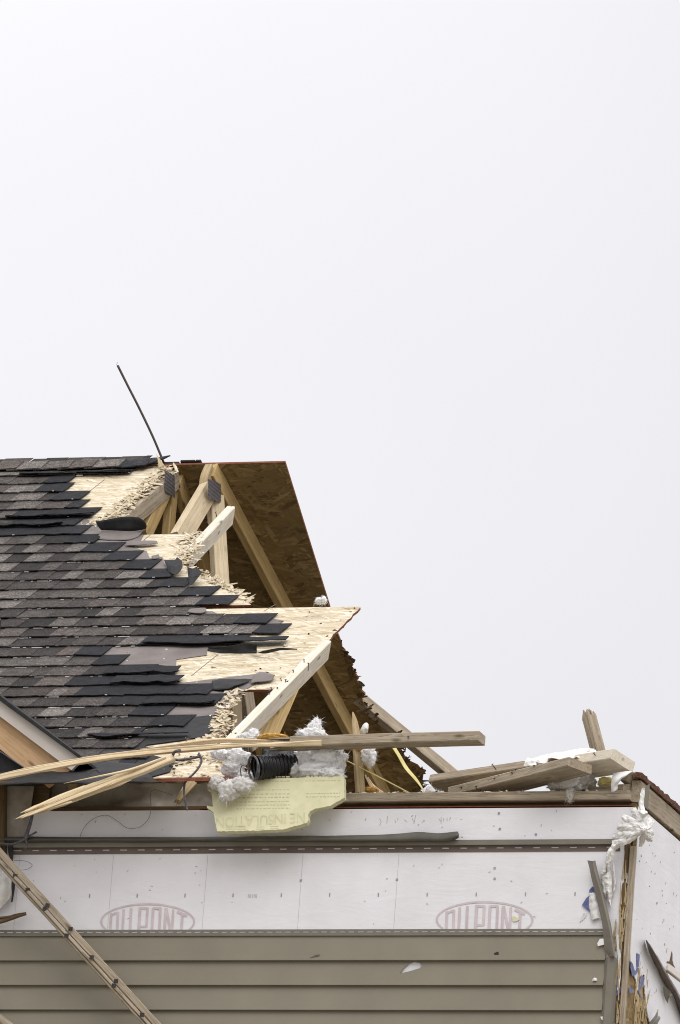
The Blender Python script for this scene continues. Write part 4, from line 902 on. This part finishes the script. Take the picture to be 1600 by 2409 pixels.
# ------------------------------------------------------------------ glass wool
import bmesh
def fluff(name, blobs, mt, label, fib=900, amp=.35):
    m = MB(); pts = []
    for (px, py, y, rx, rz, ry) in blobs:
        c = W(px, py, y); bm = bmesh.new(); bmesh.ops.create_icosphere(bm, subdivisions=4, radius=1)
        off = V((random.uniform(0, 99), random.uniform(0, 99), 0)); vs = []; dirn = V((random.gauss(0, 1), 0, random.gauss(0, .5)))
        for v in bm.verts:
            n = v.co.normalized(); w_ = V((noise.noise(n*1.3+off), noise.noise(n*1.3+off*1.3), noise.noise(n*1.3+off*1.7)))
            st_ = V((n.x*.6, n.y, n.z*1.8)); d = 1+amp*1.15*noise.fractal((st_+w_*1.1)*1.5+off, 1, 2, 3)+.10*noise.noise((st_+w_*1.5)*2.6+off)
            p = V((n.x*rx/560*d, n.y*ry*d, n.z*rz/560*d)); vs.append(c+p); pts.append((c+p, n))
        m.add(vs, [[x.index for x in f.verts] for f in bm.faces]); bm.free()
    for i in range(int(fib*.9)):
        p, n = random.choice(pts); tg = n.cross(V((random.gauss(0, 1), random.gauss(0, 1), random.gauss(0, 1)))).normalized()
        d = (tg+n*random.uniform(-.1, .55)).normalized()
        l = random.uniform(.005, .02); e = d.cross(n).normalized()*random.uniform(.0002, .0005)
        q = p+d*l*.5+n*.002; z = p+d*l+n*random.uniform(-.004, .005)
        m.add([p-e, p+e, q+e*.8, q-e*.8, z], [[0, 1, 2, 3], [3, 2, 4]])
    for i in range(int(fib*.06)):
        p, n = random.choice(pts); d = (n+V((random.gauss(0, .7), random.gauss(0, .5), random.gauss(0, .7)-.15))).normalized(); l = random.uniform(.010, .03); w2 = random.uniform(.0004, .0010)
        cv = V((random.gauss(0, .5), random.gauss(0, .4), random.gauss(0, .5)-.3)); e = d.cross(_f).normalized(); r0 = None; vs = []; fs = []
        for k in range(5):
            q = k/4; c = p+d*(l*q)+cv*(l*.6*q*q); ws = w2*(1-q*.85); vs += [c-e*ws, c+e*ws]
            if k: fs.append([2*k-2, 2*k-1, 2*k+1, 2*k])
        m.add(vs, fs)
    o = m.build(name, mt, None, True); return tag(o, label, 'insulation')
fluff('glass_wool', [(735, 1732, .10, 34, 16, .05), (742, 1712, .10, 14, 16, .03), (746, 1700, .10, 6, 9, .02), (716, 1728, .10, 14, 10, .03)], M['wool'], 'white glass wool tuft peaking above the long board below the rafter', 1500)
fluff('glass_wool', [(585, 1738, .06, 26, 12, .04), (597, 1727, .06, 10, 12, .03)], M['wool'], 'white glass wool tuft beside the foot of the pale rafter', 900)
fluff('glass_wool', [(643, 1736, .05, 36, 9, .04)], M['gold'], 'orange glass wool lump on top of the long board', 600, .2)
fluff('glass_wool', [(770, 1780, -.03, 40, 24, .06), (720, 1785, .0, 30, 26, .05), (745, 1812, -.04, 42, 20, .05), (795, 1795, -.03, 16, 28, .04), (700, 1808, -.02, 20, 22, .04), (780, 1822, -.05, 28, 14, .04)], M['wool'], 'billowing white glass wool under the long board above the foam', 3000)
fluff('glass_wool', [(520, 1776, -.02, 22, 12, .04), (560, 1782, -.02, 26, 18, .05), (548, 1812, -.02, 22, 24, .05), (580, 1830, -.03, 20, 12, .04)], M['wool'], 'greyish white glass wool left of the black duct', 1800)
fluff('glass_wool', [(540, 1858, -.15, 26, 24, .03), (510, 1842, -.13, 16, 16, .03), (570, 1846, -.15, 24, 18, .03), (530, 1874, -.155, 15, 12, .02)], M['wooldirty'], 'grey glass wool wad hanging over the left top of the foam board', 1600)
fluff('glass_wool', [(866, 1772, .02, 16, 22, .03), (872, 1788, .02, 10, 14, .02)], M['wool'], 'small white glass wool tuft hanging from the long board by the upright stick', 700)
fluff('glass_wool', [(848, 1760, .03, 16, 11, .03)], M['gold'], 'small yellow wool pad under the long board by the upright stick', 300, .2)
fluff('glass_wool', [(1340, 1842, .05, 38, 22, .04), (1378, 1836, .07, 22, 20, .04), (1310, 1850, .05, 20, 10, .03), (1343, 1870, .0, 10, 16, .02)], M['wooldirty'], 'grey dirty glass wool stuffed under the crossed boards at the right', 1800)
fluff('foam_lump', [(1425, 1841, .08, 18, 12, .03)], M['yellow'], 'yellow foam lump beside the grey wool near the right corner', 200, .15)
fluff('glass_wool', [(1022, 1866, .06, 22, 5, .03), (1010, 1860, .06, 7, 9, .02)], M['wool'], 'small white wool scrap on the top plate right of the yellow strap', 500)
fluff('glass_wool', [(873, 1860, .06, 16, 7, .03)], M['gold'], 'golden wool scrap on the top plate beside the upright stick', 300, .2)
fluff('glass_wool', [(752, 1414, 1.9, 10, 8, .02), (762, 1412, 1.9, 6, 9, .02)], M['wool'], 'tiny white wool tuft behind the top edge of the bare panel', 250)
# ------------------------------------------------------------------ duct
du = tag(empty('flexible_duct'), 'ribbed black flexible duct poking out above the foam board', 'duct')
A_, B_ = W(603, 1806, -.13), W(690, 1798, -.02); ax = (B_-A_).normalized(); e1 = ax.cross(V((0, 0, 1))).normalized(); e2 = ax.cross(e1); vs = []; fs = []; n = 84; L_ = (B_-A_).length
for i in range(n+1):
    u = i/n; r_ = .046+.0026*math.sin(u*L_/.016*6.283)+.004*noise.noise(V((u*4, 1, 2)))
    if u < .06: r_ = .050-.003*u
    for j in range(28):
        a_ = j/28*6.2832; q = r_*(1+.10*noise.noise(V((u*3, math.cos(a_)*1.4, math.sin(a_)*1.4))))
        vs.append(A_+ax*(L_*u)+(e1*math.cos(a_)+e2*math.sin(a_))*q)
for i in range(n):
    for j in range(28): fs.append([i*28+j, i*28+(j+1) % 28, (i+1)*28+(j+1) % 28, (i+1)*28+j])
fs.append([n*28+j for j in range(28)])
raw('hose', vs, fs, M['blackgloss'], du, None, True)
loft('dark_hole_sheet', [[W(618, 1762, -.02), W(650, 1758, .0), W(690, 1764, .02)], [W(612, 1790, -.03), W(650, 1786, -.02), W(692, 1792, .0)], [W(622, 1826, -.04), W(655, 1830, -.03), W(688, 1822, -.01)]], M['blackgloss'], du, crumple=.014, cs=20)  # black sheet added to paint the dark hole around the duct
tube('end_ring', [A_-ax*.012+(e1*math.cos(a_*.5236)+e2*math.sin(a_*.5236))*.049 for a_ in range(13)], .0045, M['cable'], du)
tube('coil_wire', [A_-ax*.02+(e1*math.cos(a_*.5236)*1.15+e2*math.sin(a_*.5236))*.048+V((-.003*a_, 0, -.004*a_)) for a_ in range(11)], .0022, M['cable'], du)
# ------------------------------------------------------------------ middle: sticks, strap, wire
m = MB(); sweep_into(m, [W(830, 1675, .03), W(834, 1695, .03), W(839, 1730, .03), W(842, 1780, .03), W(848, 1870, .04)], [.003, .02, .028, .032, .034], [.004, .015, .025, .036, .036], (.5, -.85, 0), 6, .001)
tag(m.build('upright_stick', M['pine']), 'pointed upright broken stick standing behind the long board on the plate', 'broken stick')
m = MB()
for i in range(14):
    a = W(858+i*1.2+random.uniform(-2, 2), 1822+i*1.5+random.uniform(-3, 6), .08); b = W(880+i*1.6, 1866, .07)
    sweep_into(m, [a, b], [.003, .012], [.002, .008], (random.uniform(-.4, .4), -1, 0), 2)
tag(m.build('wood_shard', M['fresh']), 'bundle of pale splinters on the top plate right of the upright stick', 'wood shard')
o = tube('yellow_wire', [W(806, 1785, .0), W(850, 1807, .02), W(905, 1835, .03), W(964, 1866, .03)], .0028, M['yellow']); tag(o, 'taut thin yellow wire slanting down to the top plate', 'wire')
m = MB(); sweep_into(m, [W(925, 1757, .10), W(938, 1778, .10), W(955, 1806, .10), (W(975, 1830, .09)), W(990, 1850, .08), W(997, 1862, .07)], [.016, .016, .018, .016, .008, .005], .003, (.6, -.8, .2), 6, .003)
tag(m.build('yellow_strap', M['yellow']), 'twisted yellow strap hanging from the long board to the plate', 'strap')
o = loft('plastic_scrap', [[W(846, 1726, .06), W(852, 1712, .05), W(858, 1704, .06)], [W(856, 1727, .05), W(860, 1714, .03), W(863, 1701, .05)], [W(866, 1724, .06), W(868, 1716, .05), W(867, 1706, .06)]], M['rag'], crumple=.006, cs=40); tag(o, 'tiny white plastic scrap behind the long board next to the upright stick', 'plastic scrap')
o = board('rafter_piece', [RR(838, 1638, .01), RR(1085, 1842, .01)], .075, .038, (.65, -.5, .4), M['grey']); tag(o, 'grey rafter slanting down behind the torn inner roof panel against the sky', 'rafter')
# ------------------------------------------------------------------ right heap
o = board('crossed_board', [W(1022, 1845, .30), W(1410, 1788, .10)], .085, .038, (.05, -.42, -.9), M['grey'], seg=10); tag(o, 'long grey board lying at the back of the heap on the wall top', 'board')
for x, y in ((1168, 1812),): nail(W(x, y, .16), (-.4, -.6, .6), .03, o)
nb = tag(empty('nailed_board'), 'tan board with a row of bent nails lying crosswise on the right wall top', 'board')
na, nb_ = W(1082, 1872, .20), W(1365, 1801, -.12)
board('plank', [na, nb_], .135, .038, (.10, -.10, -1), M['grey'], nb, seg=10)
for x, y in ((1090, 1862), (1127, 1860), (1130, 1855), (1166, 1842), (1172, 1834), (1212, 1826), (1214, 1820), (1258, 1812), (1263, 1806)):
    q = (x-1082)/(1365-1082.); nail(W(x, y+5, .20-.32*q-.075), (random.uniform(-.5, .3), -.5, .8), .03, nb)
o = board('block', [W(1375, 1803, .06), W(1466, 1789, -.06)], .125, .045, (.15, -.38, -.95), M['pale'], seg=4); tag(o, 'short thick sawn block sticking out at the right end of the heap', 'wood block')
nail(W(1405, 1782, -.05), (-.4, -.7, .5), .024, o)
o = board('broken_stud', [W(1416, 1800, .22), W(1386, 1686, .22)], .046, .044, (.80, -.60, .1), M['grey'], tear=(0, .04), seg=6); tag(o, 'snapped stud standing up against the sky at the right end', 'broken stud')
o = loft('plastic_sheet', [[W(1232, 1800, .03), W(1262, 1802, -.01), W(1300, 1786, .0), W(1345, 1788, -.01), W(1398, 1780, .0)], [W(1236, 1792, .06), W(1280, 1788, .04), W(1318, 1776, .05), W(1350, 1778, .05), W(1404, 1770, .05)], [W(1250, 1788, .10), W(1290, 1780, .12), W(1335, 1768, .12), W(1372, 1762, .12), W(1396, 1764, .10)]], M['rag'], crumple=.016, cs=34, smooth=False, seg=5, cross=4); tag(o, 'crumpled white plastic sheet draped over the crossed boards', 'plastic sheet')
o = loft('wrap_curl', [[W(1443, 1820, -.03), W(1460, 1815, -.05), W(1488, 1814, -.03)], [W(1440, 1832, -.05), W(1455, 1832, -.07), W(1472, 1826, -.05)], [W(1437, 1848, -.05), (W(1444, 1850, -.06)), W(1455, 1842, -.05)], [W(1440, 1864, -.04), W(1446, 1862, -.05), W(1453, 1857, -.04)]], M['white'], crumple=.004, cs=30); tag(o, 'curled white wrap strip hanging at the right end of the heap', 'wrap strip')
o = board('short_block', [W(1392, 1866, .10), W(1476, 1858, .02)], .045, .05, (.1, -1, -.2), M['grey'], seg=4); tag(o, 'short brown block lying on the plate under the sawn block', 'wood block')
o = board('short_block', [W(1470, 1822, .02), W(1500, 1850, .10)], .05, .04, (.5, -.8, 0), M['grey'], tear=(0, .03)); tag(o, 'broken wood end jammed into the right wall corner', 'wood block')
o = slab('metal_strip', [W(1519, 1850, -.06), W(1528, 1844, -.05), W(1524, 1905, -.05), W(1515, 1896, -.06)], (.001, .002, 0), M['trim']); tag(o, 'short upright grey metal strip at the right corner', 'metal strip')
# torn wrap rag on the corner
def RZ(x, y, yy): return W(1300+x/4.223, 1850+y/4.223, yy)
m = MB()
def ribbon(path, wid, cr=.006, cs=60, dep=.0):
    r = random.Random(len(m.v)); L1 = []; L2 = []; L3 = []
    for k, (x, y, yy) in enumerate(path):
        x0, y0, _ = path[max(0, k-1)]; x1, y1, _ = path[min(len(path)-1, k+1)]; dx, dy = x1-x0, y1-y0; l = math.hypot(dx, dy) or 1
        nx, ny = -dy/l, dx/l; h = wid[k]*4.223*560*.9
        a = r.uniform(-.02, .02)
        L1.append(RZ(x+nx*h, y+ny*h, yy+r.uniform(-.006, .008))); L2.append(RZ(x+r.uniform(-6, 6), y+r.uniform(-6, 6), yy-.012+r.uniform(-.008, .004))); L3.append(RZ(x-nx*h, y-ny*h, yy+r.uniform(-.006, .008)))
    loft_into(m, [L1, L2, L3], seg=4, cross=3, crumple=cr, cs=cs, thick=.0008)
ribbon([(908, 20, -.05), (895, 90, -.06), (880, 170, -.07), (890, 260, -.09), (900, 330, -.10)], [.006, .008, .011, .016, .02])
ribbon([(870, 250, -.10), (900, 280, -.11), (940, 260, -.10)], [.010, .018, .010], .003)
ribbon([(690, 300, -.03), (760, 340, -.07), (840, 390, -.11), (910, 425, -.12)], [.010, .020, .020, .010])
ribbon([(640, 400, -.03), (720, 410, -.06), (820, 430, -.10), (910, 440, -.12)], [.014, .022, .018, .009])
ribbon([(600, 500, -.02), (690, 500, -.06), (800, 470, -.10), (900, 435, -.12)], [.014, .022, .018, .009])
ribbon([(590, 560, -.03), (680, 560, -.06), (780, 520, -.09), (880, 450, -.12)], [.010, .016, .014, .008])
ribbon([(800, 220, -.02), (840, 290, -.05), (880, 360, -.09), (910, 430, -.11)], [.012, .018, .018, .008])
ribbon([(990, 320, -.02), (960, 370, -.06), (930, 410, -.10)], [.012, .016, .010])
ribbon([(1000, 450, -.03), (960, 450, -.06), (915, 440, -.11)], [.018, .016, .009])
ribbon([(1000, 520, -.02), (950, 500, -.05), (905, 450, -.11)], [.016, .018, .010])
ribbon([(880, 600, -.02), (890, 540, -.04), (905, 460, -.10)], [.006, .014, .010])
ribbon([(660, 555, -.05), (600, 620, -.05), (575, 700, -.045), (550, 780, -.035), (545, 850, -.02)], [.016, .016, .013, .012, .014])
ribbon([(620, 580, -.04), (570, 660, -.05), (545, 740, -.045), (520, 820, -.03), (500, 880, -.02)], [.010, .012, .010, .009, .012])
ribbon([(545, 820, -.02), (545, 900, -.02), (550, 980, -.02), (560, 1060, -.015), (570, 1130, -.01), (575, 1200, -.006)], [.012, .020, .018, .014, .008, .002], .005)
ribbon([(600, 760, -.02), (612, 860, -.02), (618, 960, -.015), (610, 1040, -.01)], [.004, .005, .006, .004], .003)
ribbon([(500, 850, -.01), (500, 940, -.012), (515, 1040, -.01), (530, 1100, -.01)], [.006, .010, .008, .003], .004)
rag = m.build('torn_wrap', M['rag'], None, False); tag(rag, 'twisted white torn wrap rag knotted and hanging at the right wall corner', 'torn wrap')
m = MB(); loft_into(m, [[RZ(365, 1060, -.006), RZ(400, 1055, -.012), RZ(450, 1070, -.008)], [RZ(360, 1150, -.006), RZ(410, 1160, -.018), RZ(460, 1170, -.008)], [RZ(375, 1250, -.006), RZ(420, 1250, -.016), RZ(475, 1260, -.008)], [RZ(392, 1345, -.005), RZ(430, 1320, -.012), RZ(480, 1310, -.008)]], crumple=.006, cs=40)
loft_into(m, [[RZ(345, 1255, -.004), RZ(310, 1260, -.01)], [RZ(330, 1290, -.004), RZ(295, 1290, -.008)], [RZ(300, 1330, -.003), RZ(270, 1350, -.004)]], crumple=.003, cs=40)
tag(m.build('wrap_tatter', M['rag'], None, True), 'small torn wrap tatter left of the bent corner trim', 'torn wrap')
def bluep(name, pts, label, f=RZ, yy=-.006):
    o = slab(name, [f(x, y, yy) for x, y in pts], (0, .0012, 0) if f is RZ else (-.001, 0, 0), M['blue']); tag(o, label, 'tape scrap'); return o
bluep('blue_tape', [(365, 1030), (395, 995), (415, 1000), (415, 1050), (365, 1060)], 'small dark blue tape scrap at the upper tatter by the bent trim')
bluep('blue_tape', [(292, 1180), (335, 1110), (365, 1085), (360, 1160), (372, 1250), (330, 1215)], 'larger pointed blue tape scrap left of the bent trim')
def SZ(x, y, xx): return XP(1460+x/10.307, 2180+y/10.31, xx)
bluep('blue_tape', [(395, 640), (468, 680), (455, 960), (400, 1000)], 'narrow upright blue tape strip on the side wall wrap', SZ, .003)
bluep('blue_tape', [(258, 840), (300, 900), (345, 1060), (380, 1100), (400, 1010), (445, 1000), (420, 1100), (375, 1170), (285, 1195), (245, 1000)], 'forked blue tape scrap beside the splintered corner stud', SZ, .004)
bluep('blue_tape', [(478, 1215), (520, 1180), (590, 1250), (530, 1440), (490, 1500), (455, 1560), (530, 1760), (510, 1760), (440, 1600)], 'long blue tape strip on the edge of the splintered hole in the side wall', SZ, .004)
bluep('blue_tape', [(238, 1400), (265, 1530), (350, 1540), (270, 1620), (215, 1600)], 'dark blue tape scrap low on the splintered corner', SZ, .004)
bluep('blue_tape', [(628, 1850), (650, 1830), (655, 1980), (636, 1985)], 'thin blue tape sliver beside the lower corner trim')
bluep('blue_tape', [(640, 2030), (680, 1990), (672, 2050), (630, 2085)], 'lowest blue tape scrap between the corner trim and the stud')
bluep('blue_tape', [(490, 2320), (540, 2340), (548, 2361), (500, 2361)], 'blue tape corner at the bottom end of the siding', RZ, -.02)
# bent corner trim peeled away
m = MB()
loft_into(m, [[RZ(x, y, -.022) for x, y in ((345, 735), (374, 850), (430, 1080), (490, 1350), (505, 1450), (520, 1600), (560, 1690))],
              [RZ(x, y, -.046) for x, y in ((398, 742), (418, 850), (485, 1080), (548, 1350), (570, 1450), (590, 1560), (612, 1690))],
              [RZ(x, y, -.030) for x, y in ((427, 735), (450, 850), (510, 1080), (580, 1370), (592, 1460), (612, 1560), (626, 1685))]], cross=2, seg=6, thick=.002, crumple=.002, cs=15)
o = m.build('bent_corner_trim', M['trim'], None, False); tag(o, 'taupe corner trim peeled off the wall, leaning to the left', 'trim')
o = slab('white_scrap', [RZ(x, y, -.022) for x, y in ((445, 1560), (470, 1515), (515, 1512), (520, 1570), (450, 1588))], (0, .002, 0), M['white']); tag(o, 'white scrap tucked behind the bent trim above the siding', 'paper scrap')
o = slab('white_scrap', [RZ(x, y, -.02) for x, y in ((475, 2290), (500, 2285), (548, 2330), (545, 2345), (490, 2322))], (0, .002, 0), M['white']); tag(o, 'white wrap scrap at the very bottom of the corner trim', 'paper scrap')
o = slab('wrap_sliver', [RZ(x, y, -.005) for x, y in ((630, 1470), (670, 1470), (682, 1530), (676, 1900), (660, 2030), (640, 2080), (648, 1700))], (0, .002, 0), M['white']); tag(o, 'white wrap strip between the corner trim and the splintered stud', 'wrap strip')
# side wall debris
m = MB()
loft_into(m, [[SZ(x, y, .004) for x, y in ((612, 320), (700, 620), (880, 1020), (1080, 1420), (1280, 1680), (1500, 2300), (1700, 2800))], [SZ(x, y, .035) for x, y in ((625, 330), (800, 620), (980, 960), (1180, 1320), (1360, 1640), (1560, 2060), (1800, 2600))], [SZ(x, y, .012) for x, y in ((640, 340), (850, 640), (1040, 960), (1240, 1320), (1420, 1620), (1620, 2000), (1860, 2560))]], cross=2, seg=6, thick=.002, crumple=.002, cs=20)
o = m.build('siding_strip', M['trimdark'], None, True); tag(o, 'pointed dark siding strip slanting down the white side wall', 'siding strip')
o = board('side_board', [SZ(1120, 1000, .012), SZ(1560, 1330, .07)], [.03, .034], .016, (1, -.3, .2), M['fascia']); tag(o, 'light grey board end sticking out from the side wall hole', 'board')
slab('torn_gash', [SZ(x, y, .0015) for x, y in ((1245, 600), (1262, 660), (1262, 820), (1290, 930), (1330, 1000), (1200, 900), (1120, 880), (1135, 840), (1190, 850), (1225, 700))], (-.001, 0, 0), M['brown'], house)
o = loft('siding_scrap', [[SZ(1035, 1500, .01), SZ(1060, 1450, .02), SZ(1230, 1600, .03)], [SZ(1060, 1680, .01), SZ(1130, 1620, .02), SZ(1260, 1640, .03)], [SZ(1140, 1860, .01), SZ(1170, 1740, .02), SZ(1210, 1700, .03)]], M['trim'], crumple=.003, cs=30); tag(o, 'small taupe siding scrap hooked under the slanting strip', 'siding scrap')
o = loft('siding_scrap', [[SZ(640, 2420, .02), SZ(860, 2130, .02), SZ(905, 2010, .02)], [SZ(760, 2420, .04), SZ(880, 2230, .05), SZ(900, 2100, .03)], [SZ(860, 2420, .02), SZ(965, 2215, .04), SZ(900, 2190, .03)]], M['trim'], crumple=.003, cs=30); tag(o, 'folded taupe siding scrap at the bottom of the side wall', 'siding scrap')
# chips on the siding, and a black patch standing in for a hole
o = slab('hole_patch', [W(1000+x/2.613, 1900+y/2.613, -.016) for x, y in ((424, 894), (450, 885), (454, 906), (428, 913))], (0, .003, 0), M['black']); tag(o, 'small black patch standing in for a dark hole in the top siding course', 'chip')
o = slab('dark_sliver', [W(500+x/2.851, 1900+y/2.851, -.019) for x, y in ((655, 1008), (690, 988), (717, 985), (717, 993), (690, 1000))], (0, .002, 0), M['trimdark']); tag(o, 'thin dark sliver at the cracked lip of the top siding course', 'chip')
o = loft('white_scrap', [[W(1392, 2306, -.016), W(1398, 2301, -.022), W(1404, 2303, -.016)], [W(1394, 2309, -.016), W(1400, 2308, -.024), W(1406, 2308, -.016)]], M['rag'], crumple=.003, cs=60); tag(o, 'tiny white wad stuck on the siding near the corner', 'paper scrap')
o = slab('foam_chip', [W(1000+x/5.807, 2100+y/5.807, -.004) for x, y in ((1190, 330), (1215, 318), (1250, 340), (1285, 370), (1262, 385), (1225, 398), (1195, 385))], (0, .003, 0), M['foam']); tag(o, 'small yellow chip stuck on the right printed oval', 'chip')

for o in bpy.data.objects:
    if o.parent is None and 'label' in o:
        n = o.name.split('.')[0]
        gname = {'glass_wool': 'glass wool clumps along the eave', 'blue_tape': 'blue tape scraps at the right corner', 'dark_cable': 'cables at the left eave', 'wood_shard': 'splinters on the roof and plate', 'short_block': 'blocks at the right corner', 'siding_scrap': 'siding scraps on the side wall', 'white_scrap': 'white scraps on the siding', 'plastic_scrap': 'white plastic scraps', 'torn_trim': 'black strips at the left edge'}.get(n)
        if gname: o['group'] = gname

# fine litter caught along the wall top and eave
r6 = random.Random(21)
for nm, mt, n in (('wood_crumb', 'torn', 120), ('shingle_crumb', 'feltblack', 60), ('wool_crumb', 'wool', 50)):
    m = MB()
    for i in range(n):
        u = r6.random()
        if u < .6: p = V((r6.uniform(-1.25, -.05), r6.uniform(-.008, .07), .6905))
        elif u < .8: p = FR(r6.uniform(380, 555), r6.uniform(1775, 1828), -.009)
        else: p = RP(r6.uniform(-3.3, -2.0), r6.uniform(2.4, 3.5), -.011)
        a = r6.uniform(0, 3.14); d = V((math.cos(a), math.sin(a), r6.uniform(-.1, .3))).normalized(); e = d.cross(V((r6.gauss(0, .3), r6.gauss(0, .3), 1))).normalized(); l = r6.uniform(.003, .012)
        m.box(p+V((0, 0, .002)), d*l, e*l*r6.uniform(.2, .5), d.cross(e)*r6.uniform(.0008, .003))
    tag(m.build(nm, M[mt], house), kind='stuff')
